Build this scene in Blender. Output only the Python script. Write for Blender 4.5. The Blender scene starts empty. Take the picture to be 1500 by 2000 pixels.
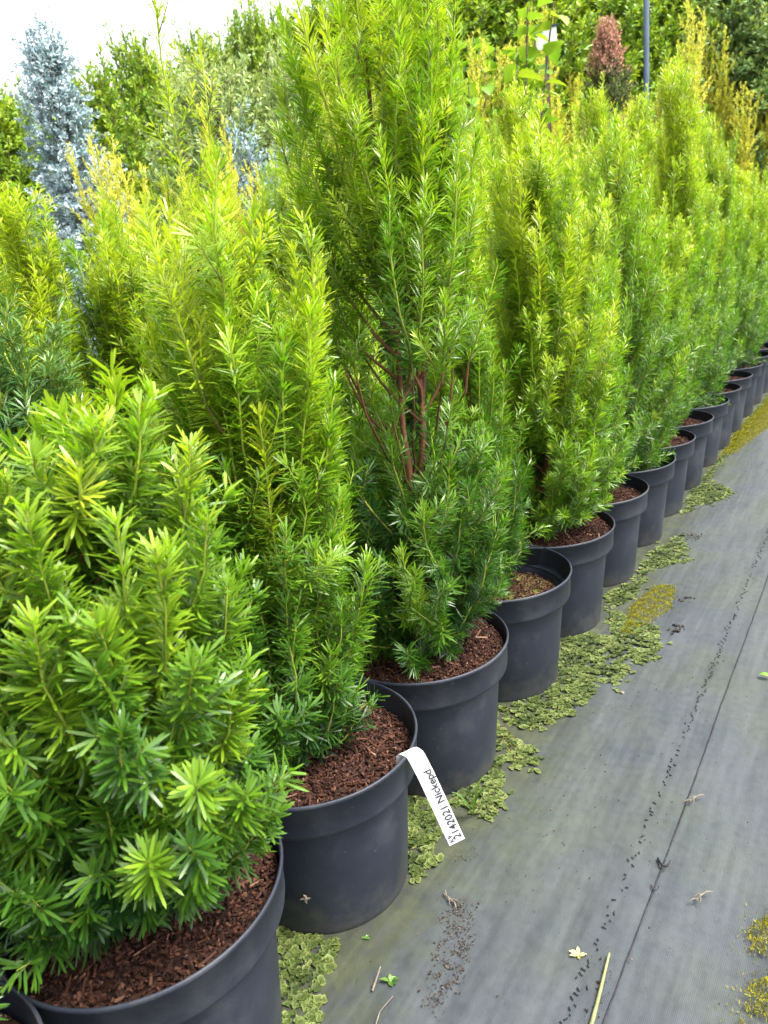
import bpy, math, random
import numpy as np

# ------------------------------------------------------------------ camera, sky, sun, exposure
scene = bpy.context.scene
PITCH, ROLL, CAM_H, FPX = 0.3129, -0.1166, 0.9028, 1450.0      # fitted to the pot rims (1500 x 2000 px)
_f = np.array([0, math.cos(PITCH), -math.sin(PITCH)])
_u = np.array([0, math.sin(PITCH), math.cos(PITCH)])
_r = np.array([1., 0, 0])
RT = math.cos(ROLL)*_r + math.sin(ROLL)*_u
UP = -math.sin(ROLL)*_r + math.cos(ROLL)*_u
cam_d = bpy.data.cameras.new('camera')
cam = bpy.data.objects.new('camera', cam_d)
scene.collection.objects.link(cam)
from mathutils import Matrix, Vector
M = Matrix.Identity(4)
for i in range(3):
    M[i][0] = RT[i]; M[i][1] = UP[i]; M[i][2] = -_f[i]
M[0][3], M[1][3], M[2][3] = 0, 0, CAM_H
cam.matrix_world = M
cam_d.sensor_fit = 'VERTICAL'; cam_d.sensor_height = 36; cam_d.lens = FPX/2000*36
cam_d.clip_start = 0.02; cam_d.clip_end = 500
cam_d.dof.use_dof = True; cam_d.dof.focus_distance = 1.25; cam_d.dof.aperture_fstop = 9.0
scene.camera = cam
scene.render.resolution_x, scene.render.resolution_y = 768, 1024

SUN_EL, SUN_AZ = math.radians(60), math.radians(108)           # azimuth from +Y towards +X: from the right, a little behind the camera
world = bpy.data.worlds.new('World'); scene.world = world; world.use_nodes = True
wn = world.node_tree; wn.nodes.clear()
sky = wn.nodes.new('ShaderNodeTexSky'); sky.sky_type = 'NISHITA'; sky.sun_disc = False
sky.sun_elevation = SUN_EL; sky.sun_rotation = SUN_AZ
sky.air_density = 1.0; sky.dust_density = 5.0; sky.ozone_density = 1.0
hs = wn.nodes.new('ShaderNodeHueSaturation'); hs.inputs['Saturation'].default_value = 0.30
bg = wn.nodes.new('ShaderNodeBackground'); bg.inputs[1].default_value = 0.15
wo = wn.nodes.new('ShaderNodeOutputWorld')
wn.links.new(sky.outputs[0], hs.inputs['Color']); wn.links.new(hs.outputs[0], bg.inputs[0]); wn.links.new(bg.outputs[0], wo.inputs[0])
sun_d = bpy.data.lights.new('sun', 'SUN'); sun_d.energy = 1.5; sun_d.angle = math.radians(16); sun_d.color = (1, .95, .86)
sun = bpy.data.objects.new('sun', sun_d); scene.collection.objects.link(sun)
sdir = Vector((math.cos(SUN_EL)*math.sin(SUN_AZ), math.cos(SUN_EL)*math.cos(SUN_AZ), math.sin(SUN_EL)))
sun.rotation_euler = sdir.to_track_quat('Z', 'Y').to_euler()
sun.location = (4, 2, 8)
vs = scene.view_settings
vs.view_transform = 'Standard'; vs.look = 'None'; vs.gamma = 1; vs.use_curve_mapping = False
vs.exposure = 2.18

# ------------------------------------------------------------------ helpers
C = scene.collection
def at(x, y, z=0.0):
    d = _f + (x-750)/FPX*RT + (1000-y)/FPX*UP
    t = (z-CAM_H)/d[2]
    return np.array([d[0]*t, d[1]*t, z])
def at_dist(x, y, dist):
    """ground point below the ray through a pixel at a horizontal distance, and the ray's height there"""
    d = _f + (x-750)/FPX*RT + (1000-y)/FPX*UP
    t = dist/math.hypot(d[0], d[1])
    return np.array([d[0]*t, d[1]*t, 0]), CAM_H + d[2]*t
ROW0 = np.array([-0.328, 0.705]); RDIR = np.array([0.5764, 0.8172]); RNRM = np.array([-0.8172, 0.5764])
def row(along, perp):
    p = ROW0 + along*RDIR + perp*RNRM
    return np.array([p[0], p[1], 0.])

def mesh_from(name, verts, polys, mat=None, tint=None, smooth=True):
    """polys: list of int arrays (n,k), any k"""
    me = bpy.data.meshes.new(name)
    verts = np.asarray(verts, np.float32).reshape(-1, 3)
    me.vertices.add(len(verts)); me.vertices.foreach_set('co', verts.ravel())
    loops, starts, o = [], [], 0
    for p in polys:
        p = np.asarray(p, np.int32)
        if p.size == 0: continue
        n, k = p.shape
        loops.append(p.ravel()); starts.append(o + np.arange(n, dtype=np.int32)*k); o += n*k
    loops = np.concatenate(loops); starts = np.concatenate(starts)
    me.loops.add(len(loops)); me.loops.foreach_set('vertex_index', loops)
    me.polygons.add(len(starts)); me.polygons.foreach_set('loop_start', starts)
    me.update(calc_edges=True)
    if tint is not None:
        a = me.attributes.new('tint', 'FLOAT', 'POINT'); a.data.foreach_set('value', np.asarray(tint, np.float32))
    if not smooth: me.polygons.foreach_set('use_smooth', [False]*len(me.polygons))
    if mat: me.materials.append(mat)
    return me
def link(name, me, parent=None, loc=None):
    o = bpy.data.objects.new(name, me); C.objects.link(o)
    if parent is not None: o.parent = parent
    if loc is not None: o.location = loc
    return o
def tag(o, label, cat, group=None, kind=None):
    o['label'] = label; o['category'] = cat
    if group: o['group'] = group
    if kind: o['kind'] = kind
    return o
def empty(name, loc, rz=0.):
    o = link(name, None, None, loc); o.rotation_euler = (0, 0, rz); o.empty_display_size = .05
    return o
def copy_tree(o, parent=None):
    c = o.copy(); C.objects.link(c); c.parent = parent
    for ch in o.children: copy_tree(ch, c)
    return c
def unit(v): return v/np.maximum(np.linalg.norm(v, axis=-1, keepdims=True), 1e-9)

def tubes(P, Rad, sides):
    """P (S,K,3) polylines, Rad (S,K) -> verts, quads"""
    S, K, _ = P.shape
    T = np.empty_like(P); T[:, 1:-1] = P[:, 2:]-P[:, :-2]; T[:, 0] = P[:, 1]-P[:, 0]; T[:, -1] = P[:, -1]-P[:, -2]
    T = unit(T)
    ref = np.where(np.abs(T[..., 2:3]) > .85, np.array([1., .2, 0]), np.array([0, 0, 1.]))
    U = unit(np.cross(T, ref)); V = np.cross(T, U)
    a = np.arange(sides)*2*math.pi/sides
    ring = np.cos(a)[None, None, :, None]*U[:, :, None] + np.sin(a)[None, None, :, None]*V[:, :, None]
    verts = (P[:, :, None] + Rad[:, :, None, None]*ring).reshape(-1, 3)
    idx = np.arange(S*K*sides).reshape(S, K, sides)
    nx = np.roll(idx, -1, axis=2)
    q = np.stack([idx[:, :-1], nx[:, :-1], nx[:, 1:], idx[:, 1:]], -1).reshape(-1, 4)
    return verts, q

# ------------------------------------------------------------------ materials
def new_mat(name):
    m = bpy.data.materials.new(name); m.use_nodes = True
    nt = m.node_tree; nt.nodes.clear()
    return m, nt, nt.nodes.new('ShaderNodeOutputMaterial')
def ramp(nt, stops, interp='LINEAR'):
    r = nt.nodes.new('ShaderNodeValToRGB'); r.color_ramp.interpolation = interp
    e = r.color_ramp.elements
    while len(e) > 1: e.remove(e[-1])
    e[0].position, e[0].color = stops[0][0], (*stops[0][1], 1)
    for p, c in stops[1:]:
        k = e.new(p); k.color = (*c, 1)
    return r
def foliage_mat(name, stops, trans=.30, rough=.38, spec=.5, warm=(1.25, 1.1, .5)):
    m, nt, out = new_mat(name)
    at_ = nt.nodes.new('ShaderNodeAttribute'); at_.attribute_name = 'tint'
    r = ramp(nt, stops); nt.links.new(at_.outputs['Fac'], r.inputs[0])
    pb = nt.nodes.new('ShaderNodeBsdfPrincipled'); pb.inputs['Roughness'].default_value = rough
    pb.inputs['Specular IOR Level'].default_value = spec
    nt.links.new(r.outputs[0], pb.inputs['Base Color'])
    tr = nt.nodes.new('ShaderNodeBsdfTranslucent')
    mu = nt.nodes.new('ShaderNodeMix'); mu.data_type = 'RGBA'; mu.blend_type = 'MULTIPLY'; mu.inputs[0].default_value = 1
    nt.links.new(r.outputs[0], mu.inputs[6]); mu.inputs[7].default_value = (*warm, 1)
    nt.links.new(mu.outputs[2], tr.inputs['Color'])
    mx = nt.nodes.new('ShaderNodeMixShader'); mx.inputs[0].default_value = trans
    nt.links.new(pb.outputs[0], mx.inputs[1]); nt.links.new(tr.outputs[0], mx.inputs[2])
    nt.links.new(mx.outputs[0], out.inputs[0])
    return m
def noise_mat(name, stops, scale=30, detail=6, rough=.7, spec=.4, bump=.0, bscale=None, dist=0., coord='Object'):
    m, nt, out = new_mat(name)
    tc = nt.nodes.new('ShaderNodeTexCoord')
    n = nt.nodes.new('ShaderNodeTexNoise'); n.inputs['Scale'].default_value = scale; n.inputs['Detail'].default_value = detail
    nt.links.new(tc.outputs[coord], n.inputs['Vector'])
    r = ramp(nt, stops); nt.links.new(n.outputs[0], r.inputs[0])
    pb = nt.nodes.new('ShaderNodeBsdfPrincipled'); pb.inputs['Roughness'].default_value = rough
    pb.inputs['Specular IOR Level'].default_value = spec
    nt.links.new(r.outputs[0], pb.inputs['Base Color'])
    if bump:
        b = nt.nodes.new('ShaderNodeBump'); b.inputs['Strength'].default_value = bump; b.inputs['Distance'].default_value = dist or .003
        n2 = nt.nodes.new('ShaderNodeTexNoise'); n2.inputs['Scale'].default_value = bscale or scale*4; n2.inputs['Detail'].default_value = 5
        nt.links.new(tc.outputs[coord], n2.inputs['Vector'])
        nt.links.new(n2.outputs[0], b.inputs['Height']); nt.links.new(b.outputs[0], pb.inputs['Normal'])
    nt.links.new(pb.outputs[0], out.inputs[0])
    return m
def tint_mat(name, stops, rough=.7, spec=.3, trans=0.):
    return foliage_mat(name, stops, trans, rough, spec, (1.1, 1.05, .8))

MAT = {}
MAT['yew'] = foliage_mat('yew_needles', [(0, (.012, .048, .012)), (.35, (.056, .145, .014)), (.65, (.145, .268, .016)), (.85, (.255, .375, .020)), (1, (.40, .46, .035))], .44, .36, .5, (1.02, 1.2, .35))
MAT['yew_blue'] = foliage_mat('dark_yew_needles', [(0, (.010, .045, .022)), (.5, (.03, .11, .035)), (1, (.14, .26, .05))], .28, .33, .6)
MAT['gold'] = foliage_mat('golden_thuja_sprays', [(0, (.07, .16, .015)), (.35, (.23, .35, .02)), (.7, (.46, .50, .03)), (1, (.62, .59, .11))], .35, .5, .3, (1.1, 1.15, .45))
MAT['thuja'] = foliage_mat('green_thuja_sprays', [(0, (.055, .13, .016)), (.5, (.15, .29, .022)), (1, (.32, .44, .03))], .25, .5, .3)
MAT['cypress'] = foliage_mat('grey_green_sprays', [(0, (.045, .11, .045)), (.5, (.14, .26, .075)), (1, (.31, .42, .13))], .25, .5, .3)
MAT['pale'] = foliage_mat('pale_sprays', [(0, (.05, .11, .05)), (.5, (.17, .28, .10)), (1, (.36, .46, .17))], .25, .55, .3)
MAT['spruce'] = foliage_mat('blue_spruce_needles', [(0, (.13, .22, .22)), (.5, (.30, .42, .45)), (1, (.52, .62, .66))], .12, .55, .3, (1, 1, .9))
MAT['rust'] = foliage_mat('browned_needles', [(0, (.06, .10, .03)), (.45, (.12, .16, .04)), (.6, (.40, .20, .13)), (1, (.62, .34, .24))], .2, .6, .2, (1, .9, .8))
MAT['tan'] = foliage_mat('tan_sprays', [(0, (.16, .19, .05)), (.5, (.36, .33, .11)), (1, (.50, .40, .20))], .2, .6, .2, (1, .9, .7))
MAT['bigleaf'] = foliage_mat('broad_leaves', [(0, (.08, .22, .03)), (.6, (.15, .31, .03)), (1, (.26, .38, .03))], .35, .4, .5)
MAT['bark'] = tint_mat('yew_bark', [(0, (.075, .030, .018)), (.3, (.16, .065, .032)), (.5, (.14, .16, .035)), (1, (.26, .32, .035))], .75, .25)
MAT['goldbark'] = tint_mat('young_thuja_bark', [(0, (.12, .07, .03)), (.4, (.26, .22, .05)), (1, (.50, .45, .08))], .7, .25)
MAT['greybark'] = noise_mat('grey_bark', [(.3, (.08, .06, .045)), (.7, (.20, .17, .13))], 40, 6, .85, .2, .6, 80)

def pot_mat():
    m, nt, out = new_mat('black_plastic')
    tc = nt.nodes.new('ShaderNodeTexCoord'); oi = nt.nodes.new('ShaderNodeObjectInfo')
    add = nt.nodes.new('ShaderNodeVectorMath'); add.operation = 'ADD'
    nt.links.new(tc.outputs['Object'], add.inputs[0])
    sc = nt.nodes.new('ShaderNodeVectorMath'); sc.operation = 'SCALE'; sc.inputs[3].default_value = 7.
    cx = nt.nodes.new('ShaderNodeCombineXYZ')
    for k in range(3): nt.links.new(oi.outputs['Random'], cx.inputs[k])
    nt.links.new(cx.outputs[0], sc.inputs[0]); nt.links.new(sc.outputs[0], add.inputs[1])
    n = nt.nodes.new('ShaderNodeTexNoise'); n.inputs['Scale'].default_value = 9; n.inputs['Detail'].default_value = 8; n.inputs['Roughness'].default_value = .65
    nt.links.new(add.outputs[0], n.inputs['Vector'])
    r = ramp(nt, [(.3, (.010, .013, .021)), (.52, (.0145, .018, .028)), (.74, (.040, .044, .052))])
    nt.links.new(n.outputs[0], r.inputs[0])
    # dried splash specks
    v = nt.nodes.new('ShaderNodeTexVoronoi'); v.inputs['Scale'].default_value = 42
    nt.links.new(add.outputs[0], v.inputs['Vector'])
    n3 = nt.nodes.new('ShaderNodeTexNoise'); n3.inputs['Scale'].default_value = 13
    nt.links.new(add.outputs[0], n3.inputs['Vector'])
    th = nt.nodes.new('ShaderNodeMath'); th.operation = 'MULTIPLY_ADD'; th.inputs[1].default_value = .35; th.inputs[2].default_value = -.13
    nt.links.new(n3.outputs[0], th.inputs[0])
    lt = nt.nodes.new('ShaderNodeMath'); lt.operation = 'LESS_THAN'
    nt.links.new(v.outputs['Distance'], lt.inputs[0]); nt.links.new(th.outputs[0], lt.inputs[1])
    mx = nt.nodes.new('ShaderNodeMix'); mx.data_type = 'RGBA'
    ml = nt.nodes.new('ShaderNodeMath'); ml.operation = 'MULTIPLY'; ml.inputs[1].default_value = .5
    nt.links.new(lt.outputs[0], ml.inputs[0]); nt.links.new(ml.outputs[0], mx.inputs[0])
    nt.links.new(r.outputs[0], mx.inputs[6]); mx.inputs[7].default_value = (.07, .068, .06, 1)
    sx = nt.nodes.new('ShaderNodeSeparateXYZ'); nt.links.new(tc.outputs['Object'], sx.inputs[0])
    n4 = nt.nodes.new('ShaderNodeTexNoise'); n4.inputs['Scale'].default_value = 26; n4.inputs['Detail'].default_value = 8; n4.inputs['Roughness'].default_value = .7
    nt.links.new(add.outputs[0], n4.inputs['Vector'])
    zr_ = nt.nodes.new('ShaderNodeMapRange'); zr_.inputs[1].default_value = 0; zr_.inputs[2].default_value = .09; zr_.inputs[3].default_value = .34; zr_.inputs[4].default_value = .0
    nt.links.new(sx.outputs[2], zr_.inputs[0])
    sm = nt.nodes.new('ShaderNodeMath'); sm.operation = 'ADD'; nt.links.new(n4.outputs[0], sm.inputs[0]); nt.links.new(zr_.outputs[0], sm.inputs[1])
    sr = ramp(nt, [(.60, (0, 0, 0)), (.85, (.55, .55, .55))]); nt.links.new(sm.outputs[0], sr.inputs[0])
    m5 = nt.nodes.new('ShaderNodeMix'); m5.data_type = 'RGBA'; nt.links.new(sr.outputs[0], m5.inputs[0]); nt.links.new(mx.outputs[2], m5.inputs[6]); m5.inputs[7].default_value = (.050, .048, .040, 1)
    pb = nt.nodes.new('ShaderNodeBsdfPrincipled'); pb.inputs['Specular IOR Level'].default_value = .32
    nt.links.new(m5.outputs[2], pb.inputs['Base Color'])
    rr = nt.nodes.new('ShaderNodeMapRange'); rr.inputs[3].default_value = .38; rr.inputs[4].default_value = .62
    nt.links.new(n.outputs[0], rr.inputs[0]); nt.links.new(rr.outputs[0], pb.inputs['Roughness'])
    b = nt.nodes.new('ShaderNodeBump'); b.inputs['Strength'].default_value = .12; b.inputs['Distance'].default_value = .002
    n2 = nt.nodes.new('ShaderNodeTexNoise'); n2.inputs['Scale'].default_value = 260
    nt.links.new(add.outputs[0], n2.inputs['Vector']); nt.links.new(n2.outputs[0], b.inputs['Height']); nt.links.new(b.outputs[0], pb.inputs['Normal'])
    nt.links.new(pb.outputs[0], out.inputs[0])
    return m
MAT['pot'] = pot_mat()
MAT['chip'] = tint_mat('bark_chips', [(0, (.012, .006, .005)), (.4, (.036, .014, .009)), (.75, (.080, .032, .018)), (1, (.20, .115, .070))], .8, .2)
MAT['soil'] = noise_mat('dark_soil', [(.3, (.014, .007, .005)), (.7, (.05, .021, .013))], 90, 8, .9, .2, .8, 160)
MAT['moss_soil'] = noise_mat('mossy_soil', [(.3, (.07, .035, .017)), (.5, (.09, .065, .02)), (.7, (.09, .11, .02))], 40, 8, .9, .2, .8, 160)
MAT['liver'] = tint_mat('liverwort', [(0, (.012, .022, .006)), (.35, (.034, .052, .011)), (.7, (.080, .106, .022)), (.92, (.145, .178, .060)), (1, (.095, .042, .018))], .62, .2, .15)
MAT['moss'] = tint_mat('moss', [(0, (.10, .10, .006)), (.5, (.26, .25, .010)), (1, (.42, .37, .02))], .8, .2, .2)
MAT['crumb'] = tint_mat('dry_crumbs', [(0, (.016, .013, .011)), (.6, (.045, .035, .027)), (1, (.11, .085, .065))], .9, .2)
MAT['white'] = noise_mat('white_plastic', [(.3, (.62, .62, .62)), (.7, (.70, .70, .69))], 20, 4, .35, .5)
MAT['ink'] = noise_mat('black_print', [(.3, (.02, .02, .03)), (.7, (.05, .05, .06))], 300, 2, .6, .3)
MAT['straw'] = noise_mat('straw', [(.3, (.11, .125, .05)), (.7, (.19, .20, .09))], 60, 4, .6, .3)
MAT['deadleaf'] = noise_mat('dead_leaf', [(.3, (.09, .072, .055)), (.7, (.18, .155, .125))], 120, 4, .8, .2)
MAT['weed'] = foliage_mat('weed_leaf', [(0, (.03, .09, .02)), (1, (.10, .19, .03))], .35, .4, .4)
MAT['thread'] = noise_mat('black_thread', [(.3, (.010, .011, .014)), (.7, (.03, .03, .035))], 80, 4, .8, .2)
MAT['steel'] = noise_mat('blue_grey_paint', [(.3, (.03, .05, .075)), (.7, (.05, .07, .10))], 6, 4, .8, .2)

def ground_mat():
    m, nt, out = new_mat('woven_fabric')
    L = nt.links.new
    tc = nt.nodes.new('ShaderNodeTexCoord')
    mp = nt.nodes.new('ShaderNodeMapping'); mp.inputs['Rotation'].default_value = (0, 0, math.radians(35.2)); L(tc.outputs['Object'], mp.inputs[0])
    def noise(scale, detail=6, rough=.6, vec=None):
        n = nt.nodes.new('ShaderNodeTexNoise'); n.inputs['Scale'].default_value = scale; n.inputs['Detail'].default_value = detail; n.inputs['Roughness'].default_value = rough
        L(vec or mp.outputs[0], n.inputs['Vector']); return n
    n1 = noise(2.6, 7); n2 = noise(7, 8, .7); n3 = noise(55, 4); n5 = noise(1.1, 3)
    base = ramp(nt, [(.30, (.028, .035, .043)), (.55, (.039, .045, .050)), (.75, (.051, .055, .057))]); L(n2.outputs[0], base.inputs[0])
    alg = ramp(nt, [(.44, (0, 0, 0)), (.70, (1, 1, 1))]); L(n1.outputs[0], alg.inputs[0])
    mx = nt.nodes.new('ShaderNodeMix'); mx.data_type = 'RGBA'; L(base.outputs[0], mx.inputs[6]); mx.inputs[7].default_value = (.046, .058, .020, 1)
    am = nt.nodes.new('ShaderNodeMath'); am.operation = 'MULTIPLY'; am.inputs[1].default_value = .45; L(alg.outputs[0], am.inputs[0]); L(am.outputs[0], mx.inputs[0])
    # damp algae and dirt that the fabric holds along the foot of the pots
    dp = nt.nodes.new('ShaderNodeVectorMath'); dp.operation = 'DOT_PRODUCT'; L(tc.outputs['Object'], dp.inputs[0]); dp.inputs[1].default_value = (float(RNRM[0]), float(RNRM[1]), 0)
    n7 = noise(6, 8, .68); ad = nt.nodes.new('ShaderNodeMath'); ad.operation = 'MULTIPLY_ADD'; ad.inputs[1].default_value = .34; L(n7.outputs[0], ad.inputs[0]); L(dp.outputs['Value'], ad.inputs[2])
    c0 = float(ROW0@RNRM)
    bd = nt.nodes.new('ShaderNodeMapRange'); bd.interpolation_type = 'SMOOTHSTEP'; bd.inputs[1].default_value = c0-.10; bd.inputs[2].default_value = c0+.06; bd.inputs[3].default_value = 0; bd.inputs[4].default_value = .85; L(ad.outputs[0], bd.inputs[0])
    n8 = noise(24, 6, .6); sc8 = ramp(nt, [(.35, (.018, .020, .014)), (.6, (.034, .040, .016)), (.8, (.050, .050, .030))]); L(n8.outputs[0], sc8.inputs[0])
    mb = nt.nodes.new('ShaderNodeMix'); mb.data_type = 'RGBA'; L(bd.outputs[0], mb.inputs[0]); L(mx.outputs[2], mb.inputs[6]); L(sc8.outputs[0], mb.inputs[7]); mx = mb
    # streaks of dried water and dirt along the walking direction
    ms = nt.nodes.new('ShaderNodeMapping'); ms.inputs['Scale'].default_value = (9, 1.1, 1); L(mp.outputs[0], ms.inputs[0])
    n4 = noise(1.6, 6, .6, ms.outputs[0])
    st = ramp(nt, [(.30, (.60, .60, .62)), (.5, (1, 1, 1)), (.75, (1.18, 1.18, 1.16))]); L(n4.outputs[0], st.inputs[0])
    m2 = nt.nodes.new('ShaderNodeMix'); m2.data_type = 'RGBA'; m2.blend_type = 'MULTIPLY'; m2.inputs[0].default_value = .7; L(mx.outputs[2], m2.inputs[6]); L(st.outputs[0], m2.inputs[7])
    # speckle
    sp = ramp(nt, [(.30, (.62, .62, .62)), (.5, (1, 1, 1)), (.72, (1.25, 1.25, 1.22))]); L(n3.outputs[0], sp.inputs[0])
    m3 = nt.nodes.new('ShaderNodeMix'); m3.data_type = 'RGBA'; m3.blend_type = 'MULTIPLY'; m3.inputs[0].default_value = .55; L(m2.outputs[2], m3.inputs[6]); L(sp.outputs[0], m3.inputs[7])
    pb = nt.nodes.new('ShaderNodeBsdfPrincipled'); pb.inputs['Roughness'].default_value = .62; pb.inputs['Specular IOR Level'].default_value = .35
    L(m3.outputs[2], pb.inputs['Base Color'])
    # weave: two crossed waves, plus soft creases along the row
    w = []
    for rot in (0, math.pi/2):
        mm = nt.nodes.new('ShaderNodeMapping'); mm.inputs['Rotation'].default_value = (0, 0, rot); L(mp.outputs[0], mm.inputs[0])
        wv = nt.nodes.new('ShaderNodeTexWave'); wv.inputs['Scale'].default_value = 150; wv.inputs['Distortion'].default_value = .6; L(mm.outputs[0], wv.inputs['Vector']); w.append(wv)
    a = nt.nodes.new('ShaderNodeMath'); a.operation = 'ADD'; L(w[0].outputs['Fac'], a.inputs[0]); L(w[1].outputs['Fac'], a.inputs[1])
    b1 = nt.nodes.new('ShaderNodeBump'); b1.inputs['Strength'].default_value = .16; b1.inputs['Distance'].default_value = .0012; L(a.outputs[0], b1.inputs['Height'])
    mc = nt.nodes.new('ShaderNodeMapping'); mc.inputs['Scale'].default_value = (11, 1.3, 1); L(mp.outputs[0], mc.inputs[0])
    n6 = noise(1.0, 3, .5, mc.outputs[0])
    b2 = nt.nodes.new('ShaderNodeBump'); b2.inputs['Strength'].default_value = .6; b2.inputs['Distance'].default_value = .02
    L(n6.outputs[0], b2.inputs['Height']); L(b1.outputs[0], b2.inputs['Normal']); L(b2.outputs[0], pb.inputs['Normal'])
    L(pb.outputs[0], out.inputs[0])
    return m
MAT['ground'] = ground_mat()

# ------------------------------------------------------------------ the ground
rng0 = np.random.default_rng(5)
def grid_sheet(name, along0, along1, perp0, perp1, na, npp, z, wav):
    A, Pp = np.meshgrid(np.linspace(along0, along1, na), np.linspace(perp0, perp1, npp), indexing='ij')
    xy = ROW0 + A[..., None]*RDIR + Pp[..., None]*RNRM
    zz = z + wav*(np.sin(A*5.1+Pp*9)*np.sin(Pp*17+1.3*np.sin(A*3)) )
    V = np.concatenate([xy, zz[..., None]], -1).reshape(-1, 3)
    i = np.arange(na*npp).reshape(na, npp)
    q = np.stack([i[:-1, :-1], i[1:, :-1], i[1:, 1:], i[:-1, 1:]], -1).reshape(-1, 4)[:, ::-1]
    return mesh_from(name, V, [q], MAT['ground'])
g = link('ground', mesh_from('ground', [(-150, -150, 0), (150, -150, 0), (150, 150, 0), (-150, 150, 0)], [np.array([[0, 1, 2, 3]])], MAT['ground'])); g['kind'] = 'structure'
# fabric width that laps over the ground sheet, its hem along the seam
g2 = link('path_fabric', grid_sheet('path_fabric', -2, 12, -.452, 3.0, 90, 60, .005, .0012)); g2['kind'] = 'structure'

# hem thread and stitching
def polyline_tube(name, pts, rad, sides, mat, tint=None):
    P = np.asarray(pts, float)[None]; R_ = np.broadcast_to(np.asarray(rad, float), P.shape[:2]).copy()
    v, q = tubes(P, R_, sides)
    return mesh_from(name, v, [q], mat, None if tint is None else np.full(len(v), tint))
aa = np.linspace(-1.2, 9, 420)
hem = np.array([row(a, -.4525 + .0016*math.sin(a*6.3)*math.sin(a*2.1+.5) + .0004*rng0.standard_normal())+np.array([0, 0, .0055]) for a in aa])
o = link('hem_seam', polyline_tube('hem_seam', hem, .0011, 5, MAT['thread'])); tag(o, 'thin dark seam line where two widths of ground fabric meet', 'seam')
V, T3 = [], []
sv, n_st = [], 0
boxf = np.array([[0, 1, 3, 2], [4, 6, 7, 5], [0, 4, 5, 1], [2, 3, 7, 6], [0, 2, 6, 4], [1, 5, 7, 3]])
def boxes(cent, ax, ay, az):
    """arrays (n,3): centres and half axes -> verts, quads"""
    s = np.array([[i, j, k] for i in (-1, 1) for j in (-1, 1) for k in (-1, 1)], float)
    V = cent[:, None] + s[None, :, 0:1]*ax[:, None] + s[None, :, 1:2]*ay[:, None] + s[None, :, 2:3]*az[:, None]
    q = boxf[None] + (np.arange(len(cent))*8)[:, None, None]
    return V.reshape(-1, 3), q.reshape(-1, 4)
al = np.arange(-.6, 8, .0075); keep = rng0.random(len(al)) < .74 + .25*np.sin(al*7)
al = al[keep]; n = len(al)
cent = np.array([row(a, -.411 + .0035*rng0.standard_normal()) for a in al]) + np.array([0, 0, .0066])
th = rng0.normal(.9, .5, n); ln = rng0.uniform(.0010, .0036, n)
D3 = np.concatenate([RDIR, [0]]); N3 = np.concatenate([RNRM, [0]])
ax = (np.cos(th)[:, None]*D3 + np.sin(th)[:, None]*N3)*ln[:, None]
ay = (-np.sin(th)[:, None]*D3 + np.cos(th)[:, None]*N3)*.0007
v, q = boxes(cent, ax, ay, np.tile([0, 0, .0006], (n, 1)))
o = link('stitching', mesh_from('stitching', v, [q], MAT['thread'])); tag(o, 'dotted dark line of stitches in the ground fabric beside the seam', 'stitching', None, 'stuff')

# ------------------------------------------------------------------ conifer generator
def bez(a, b, c, K):
    t = np.linspace(0, 1, K)[:, None]
    return (1-t)**2*a + 2*t*(1-t)*b + t**2*c

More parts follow.
